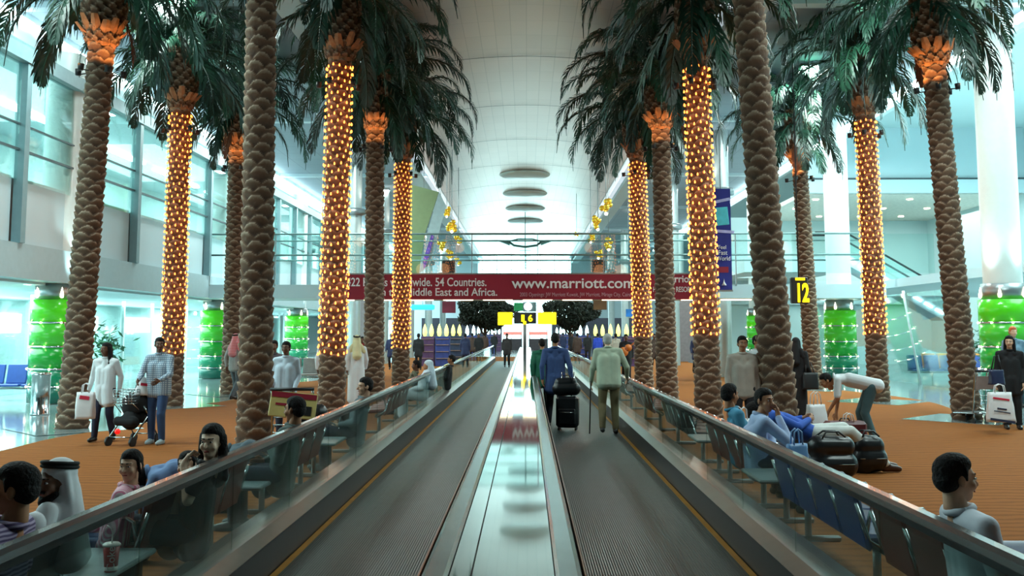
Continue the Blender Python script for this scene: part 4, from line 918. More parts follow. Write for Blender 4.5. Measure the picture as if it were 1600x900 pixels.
def person(x, y, rz, lab, J, s=1.0, skin='tan', shirt=None, trousers=None, sleeve=1.0, hair='short', hairm=None, yaw=0.0, pitch=0.0, tilt=0.0, vox=.014, shoes=m_shoe,
           robe=None, coat=False, wide=1.0, face=True, beard=False, z=0.0, group=None, skirt=False, extra=None, name='person', curl=.5):
    J = dict(J); t = empty(name, (x, y, z), rz, lab, 'person', group); t.scale = (s, s, s)
    sk = M('skin_' + skin, skins[skin], .55, var=.06, scale=20)
    H = J['head']; Q = Euler((pitch, tilt, yaw), 'ZXY' if False else 'XYZ').to_matrix(); hp = lambda p: tuple(Vector(H) + Q @ Vector(p))
    n_ = J['neck']
    # skin: neck, forearms, lower legs, palms, torso core as one surface
    P = [('c', addv(n_, (0, 0, -.05)), hp((0, -.015, -.06)), .056, .050), ('c', addv(n_, (0, 0, -.06)), J['chest'], .06, .075), ('c', J['chest'], J['pel'], .075, .08)]
    for a in 'lr':
        P += [('c', J['s' + a], J['e' + a], .046, .038), ('c', J['e' + a], J['w' + a], .038, .026), ('c', J['h' + a], J['k' + a], .065, .05), ('c', J['k' + a], J['a' + a], .045, .036), ('c', addv(n_, (0, 0, -.06)), J['s' + a], .045, .04)]
    fing = []
    for a, sg in (('l', -1), ('r', 1)):
        W = Vector(J['w' + a]); E = Vector(J['e' + a]); d = (W - E).normalized(); hd = J.get('hd' + a); d = Vector(hd).normalized() if hd else d
        inward = Vector((-sg, 0, 0)) if abs(d.x) < .8 else Vector((0, 0, -1)); pn = Vector(J.get('pn' + a, inward)); pn = (pn - d * pn.dot(d)).normalized(); sd = d.cross(pn).normalized()
        pc = W + d * .05; P.append(('c', tuple(W), tuple(W + d * .03), .027, .03)); P.append(('c', tuple(pc - sd * .016), tuple(pc + d * .028 - sd * .016), .019, .018)); P.append(('c', tuple(pc + sd * .016), tuple(pc + d * .028 + sd * .016), .019, .018))
        cu = J.get('curl', curl)
        for q, (off, L) in enumerate(((-.030, .062), (-.010, .074), (.011, .07), (.030, .056))):
            b0 = W + d * .088 + sd * off; d1 = (d * math.cos(cu * .6) + pn * math.sin(cu * .6)); b1 = b0 + d1 * L * .5; d2 = (d * math.cos(cu * 1.7) + pn * math.sin(cu * 1.7)); b2 = b1 + d2 * L * .5
            fing += [('c', tuple(b0 - d * .02), tuple(b1), .0095, .0088), ('c', tuple(b1), tuple(b2), .0088, .0075)]
        fs = sd * (1 if (Vector((0, 1, 0)).dot(sd) > 0) else -1); b0 = W + d * .03 + fs * .03; b1 = b0 + (d * .7 + fs * .55 + pn * .3).normalized() * .035; b2 = b1 + (d * .95 + pn * .4).normalized() * .03
        fing += [('c', tuple(b0), tuple(b1), .0125, .0105), ('c', tuple(b1), tuple(b2), .0105, .0085)]
    hv = min(vox, .009) if face else vox
    HP = [('e', hp((0, -.012, .03)), (.073, .091, .086), Q), ('e', hp((0, .022, -.02)), (.058, .066, .085), Q), ('e', hp((0, .036, -.078)), (.040, .044, .036), Q), ('c', hp((0, .086, .004)), hp((0, .104, -.028)), .009, .0145),
          ('e', hp((0, .072, .022)), (.05, .02, .016), Q), ('e', hp((.036, .058, -.03)), (.024, .026, .026), Q), ('e', hp((-.036, .058, -.03)), (.024, .026, .026), Q),
          ('c', hp((0, -.02, -.04)), tuple(Vector(hp((0, -.02, -.13)))), .05, .052)]
    for sx in (-1, 1): HP.append(('e', hp((sx * .075, -.008, -.01)), (.010, .02, .03), Q))
    head_me = blob(HP, hv, 3); fin_me = prims_mesh(fing) if face or vox < .02 else None
    link('body', blob(P, vox, 3, [head_me] + ([fin_me] if fin_me else [])), sk, t)
    if face:
        for sx in (-1, 1):
            c = hp((sx * .029, .079, .004)); e = link('eye', blob([('e', c, (.014, .008, .0065), Q)], .004, 0), M('eye_white', (210, 204, 198), .3), t)
            link('iris', prims_mesh([('e', hp((sx * .029, .0855, .004)), (.0058, .004, .0058), Q)]), m_eye, e)
        link('mouth', blob([('c', hp((-.018, .083, -.060)), hp((0, .090, -.058)), .005, .0065), ('c', hp((0, .090, -.058)), hp((.018, .083, -.060)), .0065, .005)], .004, 1), m_lip, t)
        link('eyebrows', prims_mesh([('c', hp((sx * .015, .088, .026)), hp((sx * .045, .074, .028)), .0045, .003) for sx in (-1, 1)]), hairm or m_hair, t)
    hm = hairm or m_hair
    if hair in ('short', 'long', 'bun', 'bald'):
        if hair == 'bald': hs_ = [('e', hp((0, -.035, .0)), (.080, .078, .06), Q)]
        else: hs_ = [('e', hp((0, -.026, .042)), (.079, .094, .082), Q), ('e', hp((0, -.05, .0)), (.076, .066, .07), Q), ('e', hp((0, -.010, .072)), (.074, .086, .058), Q), ('c', hp((-.07, .01, .05)), hp((-.073, .012, .0)), .014, .008), ('c', hp((.07, .01, .05)), hp((.073, .012, .0)), .014, .008)]
        if hair == 'long': hs_ += [('c', hp((-.07, -.02, .03)), hp((-.085, -.02, -.24)), .03, .035), ('c', hp((.07, -.02, .03)), hp((.085, -.02, -.24)), .03, .035), ('c', hp((0, -.06, .0)), hp((0, -.08, -.26)), .07, .07)]
        if hair == 'bun': hs_ += [('e', hp((0, -.125, .02)), (.035, .035, .035), Q), ('c', hp((-.07, .02, .05)), hp((-.078, -.01, -.06)), .012, .012)]
        link('hair', blob(hs_, min(vox, .009), 2), hm, t)
    if beard: link('beard', blob([('c', hp((-.055, .035, -.06)), hp((0, .07, -.10)), .02, .03), ('c', hp((.055, .035, -.06)), hp((0, .07, -.10)), .02, .03), ('c', hp((-.03, .088, -.046)), hp((.03, .088, -.046)), .009, .009)], .008, 2), hm, t)
    if hair in ('ghutra', 'scarf'):
        cl = hairm or m_wcl; nk = Vector(n_)
        hs_ = [('e', hp((0, -.028, .05)), (.088, .103, .085), Q), ('e', hp((0, -.05, -.02)), (.09, .085, .11), Q), ('c', hp((-.07, -.01, .05)), hp((-.085, -.035, -.15)), .024, .038), ('c', hp((.07, -.01, .05)), hp((.085, -.035, -.15)), .024, .038),
               ('c', hp((0, -.06, -.05)), tuple(nk + Vector((0, -.10, -.22))), .09, .13), ('c', tuple(nk + Vector((-.1, -.02, -.0))), tuple(nk + Vector((-.17, -.01, -.13))), .06, .07), ('c', tuple(nk + Vector((.1, -.02, 0))), tuple(nk + Vector((.17, -.01, -.13))), .06, .07)]
        if hair == 'scarf': hs_ += [('c', hp((-.05, .03, -.11)), hp((.05, .03, -.11)), .035, .035), ('c', hp((0, .01, -.13)), tuple(nk + Vector((0, .06, -.12))), .08, .11)]
        hw = link('headscarf', blob(hs_, min(vox, .011), 3), cl, t)
        if hair == 'ghutra':
            rg = MB(); pts = [hp((.083 * math.cos(a), -.028 + .098 * math.sin(a), .082 + .012 * math.sin(a))) for a in np.linspace(0, 2 * math.pi, 25)]
            rg.tube(pts, .011, 8); rg.tube([tuple(Vector(p) + Q @ Vector((0, 0, .02))) for p in pts], .011, 8); rg.build('head_cord', m_blkcl, hw)
    c_ = J['chest']; pe = J['pel']
    # garments
    if shirt:
        up = Vector(n_) - Vector(c_); ax = (Vector(J['sr']) - Vector(J['sl'])).normalized(); o9 = tuple(ax * .075 * wide)
        hem = Vector(pe) + (Vector(c_) - Vector(pe)).normalized() * -.08
        G = [('c', J['sl'], J['sr'], .062, .062), ('c', addv(n_, tuple(up * -.25)), c_, .072, .11), ('c', addv(c_, o9), tuple(hem + Vector(o9)), .108 * wide, .122 * wide + (.01 if coat else 0)), ('c', addv(c_, tuple(-Vector(o9))), tuple(hem - Vector(o9)), .108 * wide, .122 * wide + (.01 if coat else 0)),
             ('c', addv(c_, (0, 0, -.02)), tuple(hem), .108, .128), ('c', addv(c_, tuple(Vector(o9) * .8)), J['sr'], .09, .06), ('c', addv(c_, tuple(Vector(o9) * -.8)), J['sl'], .09, .06)]
        if coat: G += [('c', addv(pe, (.05, 0, 0)), addv(pe, (.08, 0, -.22)), .13, .14), ('c', addv(pe, (-.05, 0, 0)), addv(pe, (-.08, 0, -.22)), .13, .14)]
        for a in 'lr': G.append(('c', tuple(Vector(n_) + (Vector(c_) - Vector(n_)).normalized() * .045), J['s' + a], .068, .064))
        for a in 'lr':
            S_, E_, W_ = J['s' + a], J['e' + a], J['w' + a]
            if sleeve >= 1: G += [('c', S_, E_, .062, .052), ('c', E_, mixv(E_, W_, .93), .052, .039)]
            else: G += [('c', S_, mixv(S_, E_, sleeve + .15), .062, .058)]
        link('jacket' if coat else 'shirt', blob(G, vox, 3), shirt, t)
        nk = Vector(n_); un = (Vector(H) - Vector(c_)).normalized(); e1 = Vector((1, 0, 0)); e2 = un.cross(e1).normalized(); cr = MB()
        cr.tube([tuple(nk + un * .004 + e1 * (.063 * math.cos(q)) + e2 * (.063 * math.sin(q))) for q in np.linspace(0, 2 * math.pi, 17)], .019, 8); cr.build('collar', shirt, t)
    if trousers and not robe:
        G = [('c', J['hl'], J['hr'], .106, .106), ('c', pe, mixv(J['hl'], J['hr'], .5), .108, .108)]
        for a in 'lr': G += [('c', J['h' + a], J['k' + a], .10, .072), ('c', J['k' + a], mixv(J['k' + a], J['a' + a], .96), .072, .058)]
        link('trousers', blob(G, vox, 3), trousers, t)
    if robe:
        foot = (0, (J['al'][1] + J['ar'][1]) / 2, .10)
        G = [('c', J['sl'], J['sr'], .068, .068), ('c', n_, c_, .07, .12)]
        if J['pel'][2] > .7:
            for sx in (-.08, .08): G += [('c', addv(c_, (sx, 0, 0)), addv(pe, (sx, 0, -.05)), .11, .13), ('c', addv(pe, (sx, 0, -.05)), addv(foot, (sx * 1.3, 0, .05)), .13, .13)]
            G += [('c', pe, addv(foot, (0, 0, .05)), .14, .15)]
        else:
            for sx in (-.07, .07): G += [('c', addv(c_, (sx, 0, 0)), addv(pe, (sx, 0, 0)), .12, .14)]
            for a in 'lr': G += [('c', J['h' + a], J['k' + a], .13, .11), ('c', J['k' + a], J['a' + a], .11, .10)]
            G += [('c', J['kl'], J['kr'], .11, .11), ('c', J['al'], J['ar'], .09, .09)]
        for a in 'lr': G += [('c', J['s' + a], J['e' + a], .07, .062), ('c', J['e' + a], mixv(J['e' + a], J['w' + a], .95), .062, .055)]
        link('robe', blob(G, vox, 3), robe, t)
    for a in 'lr':
        A = J['a' + a]; K = J['k' + a]; fd = Vector(J.get('fd' + a, (0, 1, 0))); sh = [('c', addv(A, tuple(fd * -.03 + Vector((0, 0, -.045)))), addv(A, tuple(fd * .15 + Vector((0, 0, -.055)))), .042, .036), ('c', A, addv(A, (0, 0, -.03)), .045, .045), ('c', addv(A, tuple(fd * .04 + Vector((0, 0, -.04)))), addv(A, tuple(fd * .12 + Vector((0, 0, -.05)))), .045, .042)]
        link('shoe', blob(sh, .012, 2), shoes, t)
    return t
def hpos(px, py, zh=None, Y=None):
    return gp(px, py, zh) if Y is None else at(px, py, Y)
def rootfor(P, J, s, rz):           # root position that puts the head joint at P
    h = Vector(J['head']) * s; c, sn = math.cos(rz), math.sin(rz)
    return P.x - (h.x * c - h.y * sn), P.y - (h.x * sn + h.y * c)
def seated(px, py, s, side, lab, J=SIT, **k):
    rz = math.pi / 2 if side < 0 else -math.pi / 2; rz += k.pop('turn', 0)
    P = gp(px, py, J['head'][2] * s); x, y = rootfor(P, J, s, rz); return person(x, y, rz, lab, J, s, **k)
def standing(px, py, Y, rz, lab, J=STAND, **k):
    P = at(px, py, Y); s = k.pop('s', None) or P.z / J['head'][2]; x, y = rootfor(P, J, s, rz); return person(x, y, rz, lab, J, s, **k)

# --- seated left
m_strip = stripes('violet_stripe', (88, 72, 112), (176, 160, 190), 'Z', 95); m_strip.node_tree.nodes['Wave Texture'].inputs['Distortion'].default_value = 1.5
seated(22, 765, 1.0, -1, 'seated man with cropped black hair in a violet striped shirt, nearest on the left', dict(SIT, wl=(-.1, .22, .62)), skin='tan', shirt=m_strip, trousers=M('dark_jeans', (40, 46, 66), .8), sleeve=.6, yaw=.15, vox=.011)
seated(86, 753, .94, -1, 'seated man in white robe, white headscarf and black head cord', dict(SIT, sl=(-.19, -.08, .88)), skin='brown', hair='ghutra', robe=m_wcl, beard=True, yaw=1.1, vox=.011)
m_pink = stripes('pink_stripe', (226, 130, 164), (240, 214, 220), 'X', 70)
seated(204, 728, .86, -1, 'little girl in a pink striped top looking back over the bench', dict(SIT, wl=(-.16, .08, .52), el=(-.26, 0, .66)), skin='light', shirt=m_pink, trousers=M('blue_jeans', (52, 78, 120), .8), hair='bun', yaw=1.15, vox=.011, turn=.3)
seated(292, 727, .80, -1, 'small child with a dark fringe peeping over the handrail', skin='light', shirt=M('beige_top', (170, 150, 120), .8), trousers=MATS['dark_jeans'], yaw=1.2, vox=.011, turn=.3)
seated(331, 690, .98, -1, 'woman with long black hair resting her chin on her hand', dict(SIT, el=(-.22, .02, .72), wl=(-.10, .07, .93), hdl=(.35, -.25, .6), pnl=(.3, -1, 0), curl=1.0), skin='pale', shirt=M('black_top', (26, 24, 28), .8), trousers=MATS['dark_jeans'], sleeve=.4, hair='long', yaw=1.25, vox=.010, turn=.2)
# bent over in a pale blue denim jacket
BENT = dict(SIT, chest=(0, .16, .66), neck=(0, .36, .66), head=(0, .46, .60), sl=(-.18, .30, .64), sr=(.18, .30, .64), el=(-.25, .40, .42), er=(.25, .40, .42), wl=(-.15, .5, .24), wr=(.15, .5, .24))
P = gp(278, 722, .74); person(P.x + .15, P.y, math.pi / 2 + .35, 'person bent right over in a pale blue denim jacket behind the child', BENT, 1.0, 'tan', M('denim_blue', (108, 138, 184), .8), MATS['dark_jeans'], vox=.014, face=False, coat=True)
P = gp(383, 700, .62); person(P.x + .2, P.y, math.pi / 2 + .2, 'person slumped forward in a slate grey jacket at the foot of the thick left palm', BENT, .92, 'tan', M('slate_jacket', (66, 84, 94), .8), MATS['dark_jeans'], vox=.014, face=False, coat=True)
seated(460, 640, 1.0, -1, 'seated man with thick black hair in a dark grey green jacket, seen from behind', dict(SIT, wl=(-.1, .1, .75)), skin='tan', shirt=M('greygreen_jacket', (72, 86, 82), .8), trousers=MATS['dark_jeans'], yaw=-.35, vox=.013, coat=False)
seated(570, 604, 1.0, -1, 'seated young man in a grey shirt right of the lit left palm', skin='light', shirt=M('grey_shirt', (92, 106, 112), .8), trousers=MATS['dark_jeans'], yaw=.5, vox=.014)
seated(668, 572, 1.0, -1, 'seated person in a pale blue headscarf and shawl near the far lit palm', skin='tan', hair='scarf', hairm=M('pale_blue_cloth', (196, 214, 226), .8), robe=MATS['pale_blue_cloth'], yaw=.4, vox=.018, face=False)
seated(650, 571, .98, -1, 'seated person in an olive checked shirt beside the pale headscarf', skin='brown', shirt=stripes('olive_check', (90, 96, 70), (150, 150, 120), 'Z', 60, a2=(60, 60, 50)), trousers=m_blkcl, hair='short', yaw=.1, vox=.018, face=False)
seated(705, 562, 1.0, -1, 'distant seated dark haired person just above the left handrail', skin='tan', shirt=m_blkcl, trousers=m_blkcl, yaw=0, vox=.02, face=False)
# --- seated right
seated(1141, 617, 1.02, 1, 'seated man in a teal blue shirt with his back to the walkway', skin='tan', shirt=M('teal_shirt', (64, 136, 168), .8), trousers=MATS['dark_jeans'], yaw=.55, vox=.012)
seated(1195, 626, 1.03, 1, 'seated balding man in a light blue shirt with his hand over his mouth', dict(SIT, chest=(0, -.02, .74), neck=(0, .04, .93), head=(0, .09, 1.07), sl=(-.185, .04, .88), sr=(.185, .04, .88), el=(-.25, .2, .66), er=(.2, .27, .68), wr=(.07, .2, .92), hdr=(-.25, -.02, .9), pnr=(-.3, -1, .2), curl=.9), skin='tan', shirt=M('light_blue_shirt', (172, 192, 228), .8), trousers=MATS['dark_jeans'], yaw=-1.0, vox=.011)
seated(1494, 748, 1.0, 1, 'seated dark haired man in a white shirt, nearest on the right', dict(SIT, kl=(-.12, .40, .66), kr=(.12, .42, .70), el=(-.26, .08, .68), wl=(-.14, .34, .72)), skin='light', shirt=M('white_shirt', (222, 228, 240), .8, var=.03), trousers=M('pale_trousers', (196, 200, 214), .8), yaw=.12, vox=.010)
# reclining traveller with white trousers and brown shoes
REC = dict(pel=(0, 0, .46), chest=(0, -.3, .60), neck=(0, -.47, .68), head=(0, -.60, .70), sl=(-.18, -.43, .66), sr=(.18, -.43, .66), el=(-.28, -.2, .55), er=(.28, -.2, .55), wl=(-.1, 0, .62), wr=(.1, 0, .62),
           hl=(-.09, .04, .45), hr=(.09, .04, .45), kl=(-.13, .50, .50), kr=(.12, .48, .48), al=(-.14, .98, .10), ar=(.12, .90, .10))
g = gp(1398, 737); person(g.x - 1.15, g.y - .1, -math.pi / 2 + .1, 'reclining traveller in blue with white trousers and brown shoes stretched out', REC, 1.1, 'tan', M('royal_blue', (44, 92, 190), .8), M('white_trousers', (214, 218, 214), .8), vox=.013, shoes=M('brown_shoe', (70, 38, 24), .4), face=False)
# --- standing right
standing(1160, 537, 15.6, math.pi, 'standing man in a beige shirt and dark trousers between the right palms', dict(STAND, al=(-.14, -.02, .09), ar=(.14, -.02, .09)), skin='tan', shirt=M('beige_shirt', (190, 178, 166), .8), trousers=M('dark_trousers', (44, 42, 48), .8), vox=.013)
standing(1184, 534, 18.5, math.pi + .6, 'man in a light grey jacket just behind the man in beige', skin='tan', shirt=M('light_grey_jacket', (168, 176, 178), .8), trousers=MATS['dark_jeans'], vox=.015, coat=True)
g = gp(1247, 655); ab = person(g.x, g.y, -.6, 'figure in a black robe and veil standing behind the thick right palm', dict(STAND, wr=(.26, .16, .9)), .96, 'tan', None, None, robe=m_blkcl, hair='scarf', hairm=m_blkcl, vox=.016, face=False)
BEND = dict(pel=(0, -.12, .95), chest=(0, .22, 1.03), neck=(0, .44, 1.05), head=(0, .58, 1.0), sl=(-.17, .40, 1.02), sr=(.17, .38, 1.0), el=(-.22, .42, .74), er=(.22, .38, .74), wl=(-.14, .55, .52), wr=(.16, .42, .48), hl=(-.09, -.12, .92), hr=(.09, -.12, .92),
            kl=(-.11, .0, .5), kr=(.11, .06, .5), al=(-.12, -.14, .09), ar=(.12, .0, .09))
g = gp(1352, 694); person(g.x, g.y, math.pi / 2 - .25, 'man in a white shirt and jeans stooping over a maroon suitcase', BEND, 1.0, 'tan', m_wcl, M('washed_jeans', (72, 104, 112), .8), sleeve=.7, vox=.011, pitch=-.5, yaw=.3)
g = gp(1583, 671); person(g.x, g.y, math.pi - .25, 'woman in a black trouser suit holding a white shopping bag', dict(STAND, wl=(-.2, .08, .86), wr=(.27, .05, .88)), .99, 'light', m_blkcl, m_blkcl, hair='long', coat=True, vox=.012, yaw=-.3)
g = gp(1602, 668); person(g.x + .05, g.y + .6, math.pi, 'person in black at the right edge behind the woman in the suit', STAND, .97, 'tan', m_blkcl, m_blkcl, vox=.015, coat=True)
standing(1583, 519, 24, math.pi, 'person with orange hair walking behind the woman in black', skin='light', shirt=M('steel_blue_top', (110, 140, 160), .8), trousers=MATS['dark_jeans'], hairm=M('orange_hair', (196, 92, 40), .6), vox=.018, face=False)
# --- standing left
g = gp(161, 690); wm = person(g.x, g.y, math.pi - .15, 'woman in a loose white shirt and dark trousers with a white bag', dict(WALK, kr=(.09, .1, .51), ar=(.1, .12, .1), kl=(-.1, 0, .5), al=(-.11, -.12, .1), er=(.26, -.02, 1.13), wr=(.29, .03, .90)), .93, 'brown', m_wcl, M('navy_trousers', (30, 32, 56), .8), vox=.012, coat=True, hair='long', yaw=-.35)
wm.children[3].scale = (1, 1, 1)
m_plaid = stripes('plaid_shirt', (140, 160, 178), (214, 226, 232), 'Z', 60, a2=(120, 140, 166))
g = gp(245, 694); person(g.x, g.y, math.pi - .1, 'man in a pale plaid shirt and jeans pushing a stroller', dict(STAND, er=(.25, .12, 1.14), wr=(.18, .36, 1.05), el=(-.25, .12, 1.14), wl=(-.18, .36, 1.05), kl=(-.1, .1, .5), al=(-.11, .06, .09)), .98, 'brown', m_plaid, MATS['blue_jeans'], vox=.012, yaw=.5, wide=1.12, shoes=M('pale_trainer', (170, 190, 196), .6))
standing(447, 544, 16.8, math.pi - .1, 'standing man in a loose pale shirt behind the advert trolley', dict(STAND, wl=(-.22, .18, .9), wr=(.22, .2, .9)), skin='brown', shirt=M('pale_blue_shirt', (196, 210, 224), .8), trousers=MATS['dark_jeans'], vox=.013, coat=False, wide=1.1)
standing(428, 541, 19, math.pi, 'man in a dark checked shirt half hidden behind the man in the pale shirt', skin='brown', shirt=stripes('dark_check', (70, 76, 90), (110, 90, 90), 'Z', 60), trousers=m_blkcl, vox=.016, face=False)
g = gp(556, 632); person(g.x, g.y, .25, 'man in a white robe and pale yellow headscarf walking away', WALK, .98, 'brown', None, None, robe=m_wcl, hair='ghutra', hairm=M('cream_scarf', (226, 216, 170), .8), vox=.014, face=False)
g = gp(500, 634); person(g.x, g.y + .8, .0, 'person in a white robe half hidden by the lit left palm', WALK, .98, 'brown', None, None, robe=m_wcl, hair='short', vox=.016, face=False)
standing(566, 531, 34, math.pi, 'distant man in a red top right of the robed man', skin='brown', shirt=M('red_top', (176, 40, 56), .8), trousers=m_blkcl, vox=.02, face=False)
g = gp(366, 626); person(g.x, g.y, -.4, 'man in a red and white headscarf beside the thick left palm', WALK, 1.0, 'brown', M('grey_jacket', (150, 156, 156), .8), M('grey_trousers', (84, 92, 98), .8), hair='ghutra', hairm=stripes('red_check', (190, 60, 76), (232, 210, 214), 'Z', 90, a2=(222, 120, 130)), vox=.015, face=False)
# --- on the walkways
BL = .03
g = gp(868, 668, BL); mj = person(g.x, g.y, .0, 'man in a blue jacket pulling a black suitcase on the right walkway', dict(WALK, wr=(.30, -.05, .86), er=(.27, -.06, 1.12), kl=(-.1, .06, .5), al=(-.13, .02, .1), ar=(.08, -.1, .1), kr=(.1, .02, .5)), 1.0, 'tan', M('navy_jacket', (52, 74, 122), .8), M('dark_cord', (30, 32, 44), .8), vox=.012, coat=True, z=BL)
# cane walker: slightly stooped
CANE = dict(WALK, chest=(0, .06, 1.24), neck=(0, .12, 1.43), head=(0, .20, 1.56), sl=(-.19, .10, 1.38), sr=(.19, .10, 1.38), el=(-.27, .05, 1.10), wl=(-.29, .14, .86), er=(.31, .04, 1.12), wr=(.33, .2, .94), kl=(-.11, .04, .5), al=(-.12, -.10, .12), kr=(.1, .06, .5), ar=(.11, .0, .09))
g = gp(952, 678, BL); cm = person(g.x, g.y, 0, 'old man in a pale green jacket walking with a cane on the right walkway', CANE, 1.03, 'light', M('sage_jacket', (170, 182, 160), .85), M('khaki_trousers', (112, 100, 70), .8), hairm=m_greyh, vox=.012, coat=False, z=BL, wide=1.12)
cn = MB().tube([(0, .1, .89), (0, -.02, .9), (.0, -.03, .86), (-.03, -.1, 0.0)], .011, 8).build('walking_cane', m_black, loc=(g.x - .31, g.y + .12, BL)); tag(cn, 'thin black walking cane held by the old man in the pale green jacket', 'cane')
standing(847, 541, 21.5, .1, 'person in a green jacket and dark cap walking ahead of the man in blue', dict(WALK), skin='tan', shirt=M('green_jacket', (28, 104, 80), .8), trousers=m_blkcl, coat=True, vox=.015, face=False, z=BL, s=.93)
standing(792, 524, 50, math.pi, 'dark figure standing alone on the left walkway', skin='brown', shirt=M('brown_coat', (44, 36, 36), .8), trousers=m_blkcl, coat=True, vox=.022, face=False, s=.96, z=BL)
# far travellers, each a different spot and clothes
far = [(654, 523, 47, 'black', 'distant person in black left of the violet display'), (612, 524, 46, 'navy', 'distant person in navy between the inner left palms'), (727, 522, 50, 'navy', 'distant walker in navy before the left displays'), (716, 523, 55, 'black', 'distant person in black before the violet display'),
       (738, 523, 60, 'brown', 'distant person in brown left of the left olive tree'), (748, 522, 57, 'black', 'distant person in black close to the left handrail'), (757, 522, 64, 'brown', 'distant person in brown under the left olive tree'),
       (978, 522, 36, 'black', 'guitar carrier in black right of the old man'), (934, 523, 55, 'blue', 'distant person in bright blue before the right displays'), (918, 523, 60, 'black', 'distant person in black right of the right olive tree'),
       (902, 522, 56, 'brown', 'distant person in brown under the right olive tree'), (894, 523, 64, 'black', 'distant person in black close to the right handrail'), (962, 523, 50, 'beige', 'distant person in beige beside the old man'), (1022, 524, 44, 'brown', 'distant person in brown between the inner right palms'),
       (675, 523, 56, 'black', 'distant person in black before the yellow lamps'), (772, 522, 75, 'black', 'tiny far person in black left of the sign pole'), (880, 522, 75, 'navy', 'tiny far person in navy right of the sign pole'), (1088, 524, 42, 'navy', 'distant person in navy left of the right lit palm')]
fc = {'black': (24, 24, 28), 'navy': (34, 42, 76), 'brown': (72, 52, 44), 'blue': (40, 70, 190), 'beige': (170, 160, 146)}
protoF = {}
for i, (px, py, Y, c_, lab) in enumerate(far):
    key = (c_, i % 2)
    if key not in protoF:
        P = at(px, py, Y); protoF[key] = person(P.x, Y, math.pi * (i % 2), lab, WALK if i % 2 else STAND, .98, 'brown', M('cloth_' + c_, fc[c_], .8), m_blkcl, vox=.025, face=False, coat=True)
        base = protoF[key]
    else:
        base = copy_tree(protoF[key]); base['label'] = lab
    P = at(px, py, Y); sx = P.x
    if abs(sx) < 2.7 and Y < 60: sx = math.copysign(2.7, sx)
    base.location = (sx, Y, 0)
    if 'guitar' in lab: base_g = base
gt = MB(); gt.lathe([(0, 0), (.16, 0), (.17, .08), (0, .08)], (0, 0, 0), 20); gt.lathe([(0, 0), (.12, 0), (.13, .08), (0, .08)], (0, .22, 0), 20); gt.cbox((0, .55, .05), (.05, .5, .03))
o = gt.build('guitar', M('orange_wood', (206, 110, 40), .4)); P = at(975, 541, 35.6); o.location = (base_g.location.x - .12, base_g.location.y - .26, 1.08); o.rotation_euler = (R(90), R(50), 0); tag(o, 'orange wooden guitar carried by the person in black', 'guitar')
# ================================================================== LUGGAGE, BAGS, STROLLER
def bagmesh(w, d, h, seed=1, pinch=.55):
    rnd = random.Random(seed); b = MB(); n = 20; vs = []; N = 9; ph = [rnd.uniform(0, 6) for _ in range(4)]
    for i in range(N):
        t = i / (N - 1); ww = w / 2 * (1 - .12 * t + .05 * math.sin(3 * t + ph[0])); dd = d / 2 * (1 - pinch * t ** 2)
        for k in range(n):
            a = 2 * math.pi * k / n; c, s_ = math.cos(a), math.sin(a); c = math.copysign(abs(c) ** .45, c); s_ = math.copysign(abs(s_) ** .45, s_)
            q = 1 + .05 * math.sin(a * 5 + t * 4 + ph[1]) * math.sin(t * 6 + ph[2]); vs.append((ww * c * q, dd * s_ * q, h * t))
    fs = [(i * n + k, i * n + (k + 1) % n, (i + 1) * n + (k + 1) % n, (i + 1) * n + k) for i in range(N - 1) for k in range(n)] + [tuple(range(n))[::-1], tuple((N - 1) * n + k for k in range(n))]
    b.add(vs, fs, 0, True); return b
def carrier(x, y, z, w, d, h, m, lab, rz=0, prints=(), seed=1, cat='bag', handle_m=None, hh=.14):
    t = empty('shopping_bag', (x, y, z), rz, lab, cat)
    bagmesh(w, d, h, seed).build('bag_body', m, t)
    for sy in (-1, 1):
        q = d * .2 * sy; MB().tube([(-w * .2, q, h * .97), (-w * .15, q, h + hh * .8), (0, q, h + hh), (w * .15, q, h + hh * .8), (w * .2, q, h * .97)], .008, 6).build('handle', handle_m or m, t)
    for (u, v, pw, ph, pm) in prints:
        MB().cbox((u * w, -d * .5 * (1 - .55 * v * v) - .008, v * h), (pw * w, .006, ph * h), Euler((R(-6), R(8), 0)), b=.002).build('print', pm, t)
    return t
m_plast = M('white_plastic_bag', (232, 232, 236), .45, var=.05, scale=8); m_redp = M('red_print', (206, 36, 66), .5); m_darkp = M('dark_band', (40, 44, 70), .5)
def at_hand(P_, J, s, rz, a='r'):
    h = Vector(J['w' + a]) * s; c, sn = math.cos(rz), math.sin(rz); return (P_[0] + h.x * c - h.y * sn, P_[1] + h.x * sn + h.y * c, h.z)
g = at(133, 645, 15.85); carrier(g.x, 15.85, .42, .30, .16, .42, m_plast, 'white plastic bag with red print carried by the woman in the loose white shirt', .1, ((0, .8, .5, .14, m_redp),), 2)
carrier(at(1563, 640, 17.75).x, 17.75, .22, .46, .18, .52, m_plast, 'white shopping bag with red lettering held by the woman in the black suit', -.1, ((0, .78, .6, .06, m_redp), (0, .45, .35, .05, m_darkp), (0, .35, .6, .03, m_darkp), (0, .06, .9, .08, m_darkp)), 3)
g = at(1557, 590, 17.95); o = empty('shoulder_bag', (g.x, 17.95, .86), .2, 'dark blue shoulder bag hanging on the arm of the woman in the black suit', 'bag')
bagmesh(.30, .14, .26, 5).build('bag_body', M('dark_blue_leather', (34, 40, 74), .4), o); MB().tube([(-.1, 0, .25), (-.03, 0, .5), (.05, 0, .52), (.1, 0, .25)], .012, 6).build('strap', m_black, o)
g = gp(1256, 655); o = empty('shoulder_bag', (g.x + .1, g.y - .2, .62), .2, 'black handbag hanging from the figure in the black robe', 'bag')
